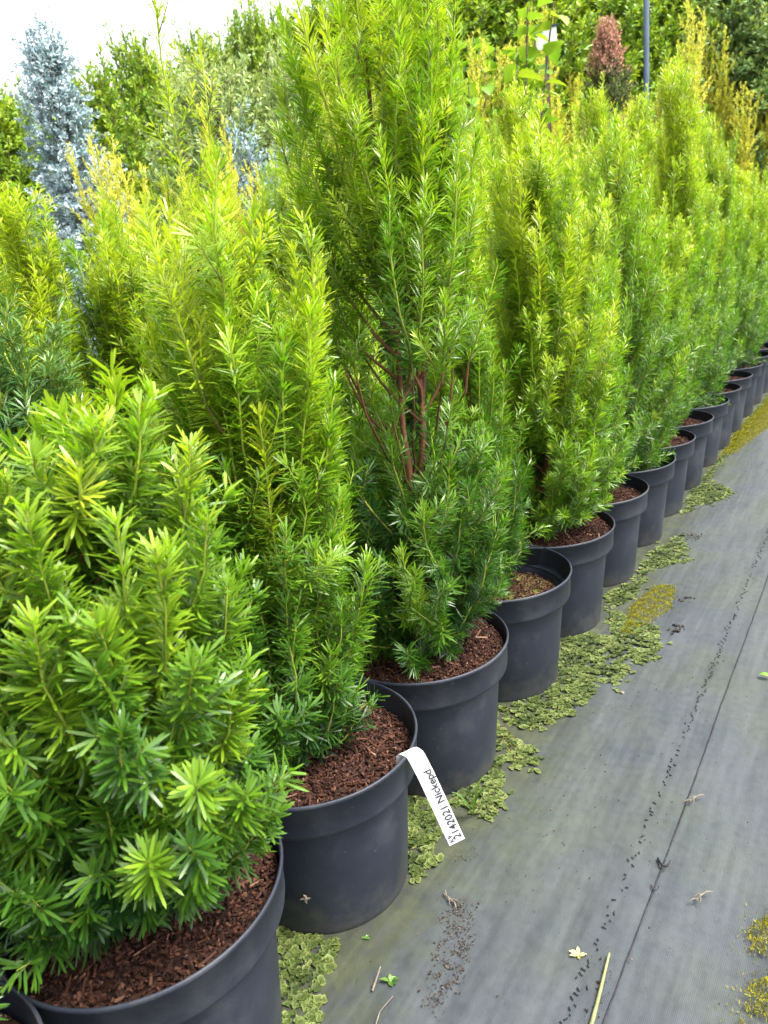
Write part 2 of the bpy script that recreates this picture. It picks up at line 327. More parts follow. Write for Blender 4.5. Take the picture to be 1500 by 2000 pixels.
def grow(seed, H, R, nb=46, nl=5, prof=None, clear=None, z0=.03, rise=(.10, .20), rise_u=.22, sag=.3, lat_step=.050, lat_len=(.105, .050),
         lat_ang=38, spacing=.0016, nlen=.030, nwid=.0026, nang=(70, 33), flat=.30, upb=.30, tint0=.2, tint1=.75, tint_tip=.25, tsd=.13,
         lean=(0, 0), stems=1, gap=None, leader=1.0, lead0=1.0, lat_u=0., trunk_r=.008, curve=.06, tip_short=.55, ndens_main=1.0, fill=True, tip_fn=None):
    rng = np.random.default_rng(seed)
    prof = prof or (lambda u: (min(1, u*5+.35))*(1-.55*u**2.2))
    # --- stems
    ST = []
    for s in range(stems):
        off = rng.normal(0, .012, 2)*(stems > 1)
        top = np.array([lean[0]+rng.normal(0, .02)+off[0]*2.2, lean[1]+rng.normal(0, .02)+off[1]*2.2, H*(.86 if s == 0 else rng.uniform(.6, .8))])
        mid = np.array([off[0]*1.3+lean[0]*.35+rng.normal(0, .014), off[1]*1.3+lean[1]*.35+rng.normal(0, .014), H*.42])
        p = bez(np.array([off[0]*.5, off[1]*.5, -.02]), mid, top, 12)
        p[2:-1, :2] += rng.normal(0, .004, (9, 2)); ST.append(p)
    ST = np.array(ST)
    def stem_at(s, z):
        p = ST[s]; return np.array([np.interp(z, p[:, 2], p[:, 0]), np.interp(z, p[:, 2], p[:, 1]), z])
    shoots, meta = [], []                     # meta: branch id, t0, u, kind, len
    K = 7
    b = 0
    ph0 = rng.uniform(0, 6.28)
    def add_branch(base, tip, u, main_t0, ph):
        nonlocal b
        ctrl = base + (tip-base)*np.array([.75, .75, .0]); ctrl[2] = base[2] + (tip[2]-base[2])*sag
        p = bez(base, ctrl, tip, K) + rng.normal(0, .003, (K, 3))*np.array([1, 1, .5])
        p[0] = base
        L = np.linalg.norm(np.diff(p, axis=0), axis=1).sum()
        sh_t = rng.normal(0, tsd)
        shoots.append(p); meta.append((b, main_t0, u, 0, L, sh_t))
        nlat = int(L*(1-.18)/lat_step*(1-lat_u*u))
        for k in range(nlat):
            t = .18 + .80*(k+rng.uniform(.1, .9))/max(nlat, 1)
            x = t*(K-1); i = min(int(x), K-2); fr = x-i
            pos = p[i]*(1-fr)+p[i+1]*fr; T = unit(p[i+1]-p[i])
            ref = np.array([0, 0, 1.]) if abs(T[2]) < .8 else np.array([math.cos(ph), math.sin(ph), 0])
            S = unit(np.cross(T, ref)); U = np.cross(S, T)
            a = (k % 2)*math.pi + rng.normal(0, .75)
            la = math.radians(lat_ang + rng.normal(0, 9))
            d = math.cos(la)*T + math.sin(la)*(math.cos(a)*S + math.sin(a)*U); d[2] += upb
            d = unit(d)
            l = (lat_len[0]*(1-t) + lat_len[1]*t)*rng.uniform(.6, 1.35)
            e = pos + d*l
            e2 = e + np.array([0, 0, upb*.5*l])
            c = pos + d*l*.5
            shoots.append(bez(pos, c, e2, K)); meta.append((b, .04, u, 1, l, sh_t*.7 + rng.normal(0, tsd*.6)))
        b += 1
    for i in range(nb):
        u = ((i+rng.uniform(.2, .8))/nb)
        tipz = z0 + (H*.93-z0)*u**.92
        ph = ph0 + i*2.39996 + rng.normal(0, .25)
        if gap and gap[0] < tipz < gap[1] and rng.random() < gap[2]: continue
        rad = R*prof(u)*rng.uniform(.72, 1.12)
        rs = rng.uniform(*rise) + rise_u*u
        bz = max(.012, tipz-rs)
        s = int(rng.integers(stems)); bz = min(bz, ST[s][-1, 2]-.01)
        base = stem_at(s, bz)
        lx = np.interp(tipz, ST[0][:, 2], ST[0][:, 0]); ly = np.interp(tipz, ST[0][:, 2], ST[0][:, 1])
        tip = np.array([lx+rad*math.cos(ph), ly+rad*math.sin(ph), tipz])
        add_branch(base, tip, u, .22, ph)
        if fill and rng.random() < .35 and bz < .25*H:       # short inner spray low down
            tip2 = base + (tip-base)*rng.uniform(.5, .8) + rng.normal(0, .02, 3); tip2[2] = max(tip2[2], .01)
            add_branch(base, tip2, u, .2, ph+1)
    for i in range(nl):
        s = i % stems
        bz = ST[s][-1, 2]*rng.uniform(.72, .98)
        base = stem_at(s, bz); ph = ph0 + i*2.4
        hz = H*rng.uniform(.88, 1.04)*leader if i else H*leader*lead0
        if i == 1 and lead0 > 1: hz = H*(1+(lead0-1)*.62)
        rad = R*rng.uniform(.15, .5) if i else R*.08
        tip = np.array([ST[s][-1, 0]+rad*math.cos(ph), ST[s][-1, 1]+rad*math.sin(ph), max(hz, bz+.08)])
        add_branch(base, tip, 1.0, .05, ph)
    P = np.array(shoots); MT = np.array(meta)
    bid = MT[:, 0].astype(int)
    # --- needles
    if clear:                                  # a stretch of the stems stripped of twigs
        zm = P[:, 3, 2]; lowq = P[:, :, 2].min(1)
        bare = (zm > clear[0]) & (zm < clear[1]) & (rng.random(len(P)) < .86) & (MT[:, 3] == 1)
        P, MT = P[~bare], MT[~bare]
        _, nb_ = np.unique(MT[:, 0], return_inverse=True); MT[:, 0] = nb_; bid = MT[:, 0].astype(int)
        thin = (MT[:, 3] == 0) & (P[:, 0, 2] < clear[1]) & (P[:, -1, 2] > clear[0])
        gone = np.unique(MT[thin & (rng.random(len(P)) < .60), 0]); keep = ~np.isin(MT[:, 0], gone)
        P, MT, thin = P[keep], MT[keep], thin[keep]
        _, nb_ = np.unique(MT[:, 0], return_inverse=True); MT[:, 0] = nb_; bid = MT[:, 0].astype(int)
        MT[:, 1] = np.where(thin, np.clip((clear[1]-P[:, 0, 2])/np.maximum(P[:, -1, 2]-P[:, 0, 2], .02), MT[:, 1], .85), MT[:, 1])
    cnt = np.maximum(1, (MT[:, 4]*(1-MT[:, 1])/spacing*np.where(MT[:, 3] == 0, ndens_main, 1)).astype(int))
    si = np.repeat(np.arange(len(P)), cnt); N = len(si)
    t0 = MT[si, 1]
    t = t0 + (1-t0)*rng.random(N)
    x = t*(K-1); i0 = np.minimum(x.astype(int), K-2); fr = (x-i0)[:, None]
    pos = P[si, i0]*(1-fr)+P[si, i0+1]*fr
    T = unit(P[si, i0+1]-P[si, i0])
    ref = np.where(np.abs(T[:, 2:3]) > .8, np.array([.8, .6, 0]), np.array([0, 0, 1.]))
    S = unit(np.cross(T, ref)); U = np.cross(S, T)
    fl = flat*(1-.75*np.abs(T[:, 2]))
    side = rng.integers(0, 2, N)*math.pi
    a = side + rng.normal(0, 1, N)*(1.5*(1-fl)+.18*fl)
    ang = np.radians(nang[0] + (nang[1]-nang[0])*t**4 + rng.normal(0, 8, N))
    d = np.cos(ang)[:, None]*T + np.sin(ang)[:, None]*(np.cos(a)[:, None]*S + np.sin(a)[:, None]*U)
    d[:, 2] += .10; d = unit(d)
    Nn = unit(T - (T*d).sum(1, keepdims=True)*d)
    Nn = unit(Nn + rng.normal(0, .25, (N, 3))); Nn = unit(Nn - (Nn*d).sum(1, keepdims=True)*d)
    W = np.cross(d, Nn)
    L = nlen*rng.uniform(.72, 1.15, N)*np.where(t > .86, 1-(1-tip_short)*(t-.86)/.14, 1.)*np.where(MT[si, 3] == 0, 1.05, .92)
    wd = nwid*rng.uniform(.8, 1.15, N)*.5
    L_, w_ = L[:, None], wd[:, None]
    cv = (curve*rng.uniform(.3, 1.5, N))[:, None]
    v0 = pos
    c1 = pos + d*L_*.38 + Nn*L_*cv*.10; c2 = pos + d*L_*.88 - Nn*L_*cv*.40
    tip = pos + d*L_ - Nn*L_*cv*.8
    vv = np.stack([v0, c1+W*w_, c1-W*w_, c2+W*w_*.78, c2-W*w_*.78, tip], 1)
    u = MT[si, 2]
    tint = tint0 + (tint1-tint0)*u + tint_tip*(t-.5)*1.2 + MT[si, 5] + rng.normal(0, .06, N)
    if tip_fn is not None: tint = tip_fn(tint, pos, H, rng)
    tint = np.clip(tint, 0, 1)
    return dict(P=P, MT=MT, bid=bid, ST=ST, nv=vv, nt=tint, nb=bid[si], H=H, tr=trunk_r)

_tri1 = np.array([[0, 1, 2]]); _quad = np.array([[2, 1, 3, 4]]); _tri2 = np.array([[4, 3, 5]])
def needle_mesh(name, G, sel, mat, fine=False):
    if not fine:                               # two triangles per needle
        vv = G['nv'][sel]; n = len(vv); o = (np.arange(n)*4)[:, None]
        mid = vv[:, 1]*.55+vv[:, 3]*.45; mid2 = vv[:, 2]*.55+vv[:, 4]*.45
        k = np.stack([vv[:, 0], mid+(mid-mid2)*.12, vv[:, 5], mid2+(mid2-mid)*.12], 1)
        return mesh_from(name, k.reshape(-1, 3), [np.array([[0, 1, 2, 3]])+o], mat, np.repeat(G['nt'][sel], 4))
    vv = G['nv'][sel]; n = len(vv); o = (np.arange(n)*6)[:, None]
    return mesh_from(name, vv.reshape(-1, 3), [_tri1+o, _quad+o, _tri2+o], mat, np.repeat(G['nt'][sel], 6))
def shoots_mesh(name, G, sel, mat, thick=1.0):
    P, MT = G['P'][sel], G['MT'][sel]
    K = P.shape[1]; t = np.linspace(0, 1, K)[None]
    mn = MT[:, 3] == 0
    v, q = tubes(P[mn], .0030*thick*(1-.62*t)*np.ones((mn.sum(), 1)), 4)
    tn = np.repeat(np.clip(.14+1.1*t**1.1-1.2*np.maximum(MT[mn, 1:2]-.25, 0), .1, 1).ravel(), 4)
    if (~mn).any():                                # side twigs: three-sided
        P2 = P[~mn][:, [0, 3, K-1]]; t2 = np.array([[0, .5, 1.]])
        v2, q2 = tubes(P2, .0013*thick*(1-.62*t2)*np.ones((len(P2), 1)), 3)
        tn = np.concatenate([tn, np.repeat(np.repeat(.40+.55*t2, len(P2), 0).ravel(), 3)])
        q = np.concatenate([q, q2+len(v)]); v = np.concatenate([v, v2])
    return mesh_from(name, v, [q], mat, tn)
def trunk_mesh(name, G, s, mat, thick=1.0):
    P = G['ST'][s:s+1]; K = P.shape[1]; t = np.linspace(0, 1, K)[None]
    rng = np.random.default_rng(3)
    tt = np.linspace(0, 1, 40); Pf = np.stack([np.interp(tt, t[0], P[0, :, k]) for k in range(3)], -1)[None]
    v, q = tubes(Pf, G['tr']*(1.0-.72*tt[None])*thick, 7)
    v = v + rng.normal(0, G['tr']*.09, v.shape)*np.array([1, 1, .3])
    return mesh_from(name, v, [q], mat, np.clip(.15+.10*rng.standard_normal(len(v))+.10*np.repeat(rng.standard_normal(len(v)//7), 7), 0, .42))

def build_split(name, G, leafmat, barkmat, fine=False):
    """thing with every branch its own part, the needles of a branch its sub-part"""
    root = empty(name, (0, 0, 0))
    for s in range(len(G['ST'])): link('trunk', trunk_mesh('trunk', G, s, barkmat), root)
    for b in range(G['bid'].max()+1):
        br = link('branch', shoots_mesh('branch', G, G['bid'] == b, barkmat), root)
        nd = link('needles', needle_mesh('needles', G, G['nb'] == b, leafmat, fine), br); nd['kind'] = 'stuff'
    return root
def build_whole(name, G, leafmat, barkmat, crown='needles', thick=1.0):
    root = empty(name, (0, 0, 0))
    for s in range(len(G['ST'])): link('trunk', trunk_mesh('trunk', G, s, barkmat, thick), root)
    link('branches', shoots_mesh('branches', G, slice(None), barkmat, thick), root)
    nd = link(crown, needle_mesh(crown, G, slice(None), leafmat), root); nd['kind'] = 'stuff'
    return root
def put(root, loc, rz=0., s=1.0, sz=None, tilt=(0, 0)):
    root.location = loc; root.rotation_euler = (tilt[0], tilt[1], rz); root.scale = (s, s, sz or s); return root

# ------------------------------------------------------------------ pots
ZR, RR, RB = .2595, .160, .122
def lathe(prof, seg=72):
    a = np.arange(seg)*2*math.pi/seg
    pr = np.array(prof)
    V = np.stack([pr[:, None, 0]*np.cos(a), pr[:, None, 0]*np.sin(a), np.repeat(pr[:, 1:2], seg, 1)], -1).reshape(-1, 3)
    i = np.arange(len(pr)*seg).reshape(len(pr), seg); j = np.roll(i, -1, 1)
    return V, np.stack([i[:-1], j[:-1], j[1:], i[1:]], -1).reshape(-1, 4)
band = .052
body_prof = [(.0, .004), (RB-.012, .004), (RB-.004, .0), (RB, .004), (RB+.001, .012), (.1418, ZR-band-.004), (.1422, ZR-band+.001), (.1480, ZR-band+.003), (.1480, ZR-band+.005),
             (.1440, ZR-band+.005), (.1390, ZR-band-.008), (RB-.004, .012), (0, .010)]
rim_prof = [(.1470, ZR-band+.0035), (.1500, ZR-band-.001), (.1545, ZR-band-.004), (.1560, ZR-band-.003), (.1570, ZR-band+.002), (.1590, ZR-.007), (.1612, ZR-.0055), (.1622, ZR-.003), (.1618, ZR-.0005), (.1603, ZR+.0010), (.1588, ZR+.0006),
            (.1580, ZR-.0005), (.1572, ZR-.006), (.1540, ZR-band+.012), (.1528, ZR-band+.007), (.1430, ZR-band+.0060)]
v, q = lathe(body_prof); ME_BODY = mesh_from('pot_body', v, [q], MAT['pot'])
v, q = lathe(rim_prof); ME_RIM = mesh_from('pot_rim', v, [q], MAT['pot'])
def mulch_meshes(seed, r, nchip, soilmat):
    rng = np.random.default_rng(seed)
    nr, seg = 8, 40
    V = [(0, 0, .006)]
    for k in range(1, nr+1):
        for s in range(seg):
            a = s*2*math.pi/seg; rr = r*k/nr
            V.append((rr*math.cos(a), rr*math.sin(a), (0 if k == nr else rng.normal(0, .0022))+.006*(1-(k/nr)**2)))
    tr = np.array([[0, 1+s, 1+(s+1) % seg] for s in range(seg)])
    qd = np.array([[1+(k-1)*seg+s, 1+k*seg+s, 1+k*seg+(s+1) % seg, 1+(k-1)*seg+(s+1) % seg] for k in range(1, nr) for s in range(seg)])
    soil = mesh_from('soil', V, [tr, qd], soilmat)
    rad = (r-.004)*np.sqrt(rng.random(nchip)); ph = rng.uniform(0, 6.283, nchip)
    c = np.stack([rad*np.cos(ph), rad*np.sin(ph), .004+.006*(1-(rad/r)**2)+np.abs(rng.normal(0, .0025, nchip))], -1)
    yaw = rng.uniform(0, 6.28, nchip); pit = rng.normal(0, .38, nchip)
    big = rng.random(nchip) < .07
    l = np.where(big, rng.uniform(.006, .013, nchip), rng.uniform(.0010, .0036, nchip)); w = np.where(big, rng.uniform(.0005, .0016, nchip), rng.uniform(.0006, .0017, nchip)); hgt = rng.uniform(.0005, .0014, nchip)
    lim = rad + l > r-.002; l = np.where(lim, .0022, l)
    ax = np.stack([np.cos(yaw)*np.cos(pit), np.sin(yaw)*np.cos(pit), np.sin(pit)], -1)
    roll = rng.normal(0, .5, nchip)
    side = np.stack([-np.sin(yaw), np.cos(yaw), np.zeros(nchip)], -1); nn = np.cross(ax, side)
    ay = side*np.cos(roll)[:, None]+nn*np.sin(roll)[:, None]; az = np.cross(ax, ay)
    V, q = boxes(c, ax*l[:, None], ay*w[:, None], az*hgt[:, None])
    t = np.clip(rng.beta(1.8, 2.6, nchip) + .15*rng.standard_normal(nchip)*big, 0, 1)
    chips = mesh_from('bark_chips', V, [q], MAT['chip'], np.repeat(t, 8), smooth=False)
    return soil, chips
MULCH = [mulch_meshes(40+k, .1535, 4200, MAT['soil']) for k in range(3)]
MULCH_LOW = mulch_meshes(50, .1372, 1500, MAT['moss_soil'])
pot_n = 0
def pot(loc, label, group=None, depth=.030, low=False, rz=0.):
    global pot_n
    root = empty('plant_pot', loc, rz)
    link('pot_body', ME_BODY, root); link('pot_rim', ME_RIM, root)
    so, ch = MULCH_LOW if low else MULCH[pot_n % 3]
    zz = ZR-(.066 if low else depth)
    # the pot narrows downwards: a deeper fill is a slightly smaller disc
    s = 1.0 if low else min(1.0, (.1572-(depth-.006)*.08)/.1560)
    a = link('soil', so, root, (0, 0, zz)); a.scale = (s, s, 1)
    b = link('bark_mulch', ch, root, (0, 0, zz)); b['kind'] = 'stuff'; b.scale = (s, s, 1); b.rotation_euler = (0, 0, pot_n*1.7)
    tag(root, label, 'pot', group); pot_n += 1
    return root

front = [  # along, soil depth, low, label
    (-.32, .034, False, 'black plastic pot standing before the short bushy yew pot, away from the tagged pot'),
    (0.00, .030, False, 'black plastic pot holding the short bushy yew, next to the tagged pot'),
    (0.31, .040, False, 'black plastic pot with the white plant tag hooked over its rim'),
    (0.635, .026, False, 'black plastic pot holding the tall yew with a bare reddish stem'),
    (0.962, .066, True, 'black plastic pot filled low with mossy soil so its inner wall shows'),
    (1.265, .024, False, 'black plastic pot filled to the rim, just beyond the low-filled mossy pot'),
    (1.575, .040, False, 'black plastic pot second beyond the low-filled mossy pot'),
    (1.885, .066, True, 'black plastic pot with bare low soil, third beyond the low-filled mossy pot'),
    (2.165, .030, False, 'black plastic pot fourth beyond the low-filled mossy pot'),
    (2.475, .040, False, 'black plastic pot fifth beyond the low-filled mossy pot'),
    (2.79, .066, True, 'black plastic pot sixth beyond the low-filled mossy pot, filled low'),
    (3.07, .035, False, 'black plastic pot at the far end of the front row'),
    (3.38, .035, False, 'black plastic pot at the far end of the front row'),
    (3.70, .035, False, 'black plastic pot at the far end of the front row'),
    (4.02, .035, False, 'black plastic pot at the far end of the front row'),
    (4.34, .035, False, 'black plastic pot at the far end of the front row'),
    (4.66, .035, False, 'black plastic pot at the far end of the front row'),
    (4.98, .035, False, 'black plastic pot at the far end of the front row'),
    (5.30, .035, False, 'black plastic pot at the far end of the front row'),
]
def soil_z(depth, low): return ZR-(.066 if low else depth)+.004

# ------------------------------------------------------------------ yews
yew = dict(spacing=.00118, lat_u=.6, ndens_main=1.5)
HERO = [
    # front row, unique plants: kwargs for grow, label
    dict(seed=101, H=.48, R=.14, nb=40, nl=5, tint0=.22, tint1=.60, nwid=.0034, nlen=.033),
    dict(seed=102, H=.575, R=.195, nb=112, nl=18, tint0=.14, tint1=.66, nwid=.0033, nlen=.031, nang=(76, 42), tip_short=.75, lat_len=(.075, .045), lat_step=.042, rise=(.07, .16), rise_u=.16, trunk_r=.010, flat=.2, z0=.06, prof=lambda u: min(1, u*2.4+.48)*(1-.34*u**2)),
    dict(seed=113, H=.80, R=.145, nb=98, nl=10, tint0=.17, tint1=.82, nwid=.0026, nlen=.030, nang=(74, 38), tip_short=.75, lat_len=(.085, .05), stems=2, trunk_r=.010, prof=lambda u: min(1, u*3+.5)*(1-.30*u**2.5)),
    dict(seed=104, H=1.12, R=.150, nb=138, nl=13, tint0=.18, tint1=.86, nwid=.0025, nlen=.030, stems=3, trunk_r=.0075, gap=(.41, .53, .45), clear=(.445, .53), lean=(.012, .0), prof=lambda u: (1.0 if u < .3 else .75 if u < .5 else 1.08)*(1-.4*max(0, u-.6))),
    dict(seed=105, H=.66, R=.115, nb=64, nl=6, tint0=.10, tint1=.60, nwid=.0024, lean=(-.03, .02)),
    dict(seed=106, H=.92, R=.180, nb=104, nl=12, tint0=.48, tint1=.88, nwid=.0027, prof=lambda u: min(1, u*3+.62)*(1-.5*u**1.8), trunk_r=.010),
]
hero_labels = [
    'dark green yew before the short bushy yew, away from the tagged pot',
    'short bushy yew with broad glossy needles in the pot next to the tagged one',
    'yew with yellow-green shoots growing in the pot with the white tag',
    'tallest front-row yew with a bare reddish-brown stem half way up',
    'slim dark yew leaning back in the low-filled mossy pot',
    'full bushy lime-green yew in the brim-full pot beyond the low-filled mossy pot',
]
for k, (al_, dep, low, lab) in enumerate(front):
    grp = 'far front-row pots' if lab.startswith('black plastic pot at the far end') else None
    pot(row(al_, 0), lab, grp, dep, low, rz=k*1.3)
rotz = [0.4, 1.1, 2.2, .0, 3.0, 1.9]
for k, (G, lab) in enumerate(zip(HERO, hero_labels)):
    kw = dict(yew); kw.update(G)
    r_ = build_split('yew_shrub', grow(**kw), MAT['yew'], MAT['bark'], k in (1, 2))
    al_, dep, low, _ = front[k]
    p = row(al_, 0); p[2] = soil_z(dep, low)
    if k == 4: p = row(al_+.02, .05); p[2] = soil_z(dep, low)
    put(r_, p, rotz[k]); tag(r_, lab, 'yew', 'yews in the front row')
# shared variants for the rest
VAR = [
    dict(seed=201, H=.88, R=.16, nb=84, nl=10, tint0=.24, tint1=.86, prof=lambda u: min(1, u*3+.6)*(1-.5*u**2)),
    dict(seed=202, H=1.00, R=.15, nb=86, nl=12, tint0=.20, tint1=.88, stems=2),
    dict(seed=203, H=.94, R=.165, nb=86, nl=9, tint0=.18, tint1=.76, prof=lambda u: min(1, u*3+.6)*(1-.45*u**2)),
    dict(seed=204, H=1.08, R=.14, nb=84, nl=13, tint0=.28, tint1=.94, leader=1.04),
]
protos = []
for kw_ in VAR:
    kw = dict(spacing=.00155, lat_u=.55, ndens_main=1.4); kw.update(kw_)
    protos.append(grow(**kw))
proto_roots = [build_whole('yew_shrub', G, MAT['yew'], MAT['bark']) for G in protos]
kwb = dict(seed=205, H=.92, R=.15, nb=80, nl=9, tint0=.15, tint1=.72, spacing=.0017, nlen=.036)
proto_roots.append(build_whole('yew_shrub', grow(**kwb), MAT['yew_blue'], MAT['bark']))
GL = grow(seed=206, H=.92, R=.15, nb=80, nl=5, lead0=1.34, tint0=.25, tint1=.92, spacing=.0017, nlen=.027); protos += [None, GL]
proto_roots.append(build_whole('yew_shrub', GL, MAT['yew'], MAT['bark']))
used = set()
def place_yew(vi, loc, rz, s, sz, label, group, tilt=(0, 0)):
    r_ = proto_roots[vi] if vi not in used else copy_tree(proto_roots[vi])
    used.add(vi); put(r_, loc, rz, s, sz, tilt); tag(r_, label, 'yew', group); return r_
rnd = random.Random(4)
ordn = ['first', 'second', 'third', 'fourth', 'fifth']
for k in range(6, len(front)):
    al_, dep, low, _ = front[k]
    p = row(al_, 0); p[2] = soil_z(dep, low)
    if k < 11: lab = 'green yew in the front row, %s beyond the full lime-green one' % ordn[k-6]; grp = 'yews in the front row'
    else: lab = 'small-looking yew at the far end of the front pot row'; grp = 'far front-row yews'
    place_yew([0, 2, 0, 3, 2, 0, 1, 2, 0, 3, 1, 0, 2][k-6], p, rnd.uniform(0, 6.28), rnd.uniform(.88, 1.08), rnd.uniform(.86, 1.14), lab, grp, (rnd.uniform(-.04, .04), rnd.uniform(-.04, .04)))
# rows behind: heights follow the skyline the photograph shows
SKY_X = [-400, 0, 60, 110, 160, 210, 260, 330, 400, 470, 520, 570, 640, 900, 1000, 1100, 1200, 1300, 1400, 1500, 1800]
SKY_Y = [400, 350, 350, 285, 270, 310, 310, 340, 350, 340, 360, 270, 170, 170, 210, 235, 235, 220, 215, 240, 240]
def project(p):
    d = np.asarray(p, float)-np.array([0, 0, CAM_H]); zc = d@_f
    return 750+FPX*(d@RT)/zc, 1000-FPX*(d@UP)/zc
def top_for(p, dy=0., zmin=.75, zmax=1.55):
    for z in np.arange(zmax, zmin, -.01):
        x, y = project((p[0], p[1], z))
        if y >= np.interp(x, SKY_X, SKY_Y)+dy: return z
    return zmin
back_rows = [(.325, .0, .20, 5.2), (.65, .0, -.02, 5.0), (.975, .14, -.2, 4.8)]
REFS = ['the short bushy yew', 'the tagged pot', 'the bare-stemmed tall yew', 'the low-filled mossy pot', 'the brim-full pot of the lime-green yew']
for ri, (perp, off, a0, a1) in enumerate(back_rows):
    a = a0 + off; j = 0
    while a < a1:
        p = row(a+rnd.uniform(-.02, .02), perp+rnd.uniform(-.02, .02))
        rown = ordn[ri+1]
        plab, pgrp = 'black plastic pot in the %s row, behind the front pots' % rown, 'pots in the %s row' % rown
        lab, grp = 'yellow-green yew in the %s row, behind the front pots' % rown, 'yews in the %s row' % rown
        if ri == 0:
            if j < len(REFS):
                plab, lab = 'black plastic pot in the second row, right behind %s' % REFS[j], 'yellow-green yew in the second row, right behind %s' % REFS[j]; pgrp = grp = None
            else:
                plab, lab = 'black plastic pot in the second row, further along than the lime-green yew', 'yellow-green yew in the second row, further along than the lime-green one'
        pot(p, plab, pgrp, .03, False, rnd.uniform(0, 6))
        vi = rnd.choice([0, 1, 2, 3, 3, 1]); sz = (top_for(p, rnd.uniform(-70, 110))-ZR+.026)/(protos[vi]['H']*1.03)
        if ri == 0 and j == 0: vi, sz, lab = 4, .74, 'dark blue-green yew in the second row, right behind the short bushy yew'
        if ri == 0 and j == 3: vi, sz, lab = 4, .80, 'dark blue-green yew in the second row, right behind the low-filled mossy pot'
        if ri == 0 and j == 1: vi, sz, lab = 5, .93, 'yew with two tall thin leaders against the sky, second row behind the tagged pot'
        p[2] = ZR-.026
        place_yew(vi, p, rnd.uniform(0, 6.28), rnd.uniform(.95, 1.1), sz, lab, grp, (rnd.uniform(-.03, .03), rnd.uniform(-.03, .03)))
        a += .325; j += 1
for a_, pp_, vi, dy, lab in [(.46, .70, 3, 10, 'feathery lime yew squeezed between the third-row pots beside the tall-leader yew'), (.30, 1.02, 1, 0, 'lime yew before the foot of the tall silver-blue spruce')]:
    p = row(a_, pp_); pot(p, 'black plastic pot under the ' + lab[:lab.index(' yew')+4] + ' out of line with its row', None, .03, False, a_)
    sz = (top_for(p, dy)-ZR+.026)/(protos[vi]['H']*1.03); p[2] = ZR-.026
    place_yew(vi, p, 2*a_, .95, sz, lab, None)
for vi in range(len(proto_roots)):
    if vi not in used: raise RuntimeError('unused yew variant %d' % vi)

# ------------------------------------------------------------------ golden thujas and the planting behind
thu = dict(lat_ang=36, spacing=.0032, nlen=.026, nwid=.0042, nang=(42, 24), flat=.8, upb=.25, lat_step=.026, lat_len=(.14, .05), curve=.05, tip_short=.8)
TH = [grow(seed=300+k, H=1.9, R=.26, nb=60, nl=5, rise=(.15, .3), tint0=.18, tint1=.85, tint_tip=.4, trunk_r=.012, leader=1.08,
           prof=lambda u: min(1, u*4+.5)*(1-.90*u**1.3), **thu) for k in range(3)]
th_roots = [build_whole('golden_thuja', G, MAT['gold'], MAT['goldbark'], 'sprays', 1.2) for G in TH]
th_used = set()
def place_from(roots, usedset, vi, loc, rz, sxy, sz, label, cat, group=None):
    r_ = roots[vi] if vi not in usedset else copy_tree(roots[vi])
    usedset.add(vi); put(r_, loc, rz, sxy, sz); tag(r_, label, cat, group); return r_
golds = [(1350, 5, .70), (1375, 70, .9), (1410, 95, .75), (1455, 165, .55), (1490, 175, .45), (1535, 150, .40), (1385, 190, 1.1), (940, 85, 1.35), (1030, 120, 1.35), (1055, 0, 1.55), (1095, 190, 1.3),
         (1205, 165, 1.3), (1280, 165, 1.2), (990, 150, 1.3), (965, 130, 1.5), (1010, 60, 1.6), (1130, 140, 1.6), (1165, 175, 1.4), (1240, 140, 1.6), (1325, 120, 1.0), (1435, 120, .8), (1475, 135, .62), (172, 262, 1.35), (420, 205, 1.4), (455, 300, 1.3), (345, 330, 1.3), (250, 300, 1.4), (570, 260, 1.3), (640, 170, 1.4), (800, 140, 1.35), (700, 140, 1.5), (880, 180, 1.35)]
def on_row(x, y, perp):
    """distance at which the ray through a pixel crosses the line of plants at this offset from the front row"""
    d = _f + (x-750)/FPX*RT + (1000-y)/FPX*UP
    return (.674+perp)/math.sin(math.radians(35.19)-math.atan2(d[0], d[1]))
for k, (x, y, perp) in enumerate(golds):
    dist = on_row(x, y, perp)
    p, z = at_dist(x, y, dist)
    place_from(th_roots, th_used, k % 3, p, k*1.9, .72 if x < 600 else min(1.25, .22*dist), z/2.05, 'tallest golden thuja, before the egg-shaped grey-green conifer' if k == 0 else 'golden-tipped thuja between the silver-blue spruce and the tall bare-stemmed yew' if x < 600 else 'golden-tipped thuja behind the crown of the tall bare-stemmed yew' if x < 900 else 'golden-tipped thuja before the bright broad-leaved shrub' if x < 1090 else 'golden-tipped thuja before the dark hedge beside the grey-blue post' if x < 1300 else 'golden thuja before the grey-green hedge cypresses', 'thuja', 'golden thujas behind the yews')

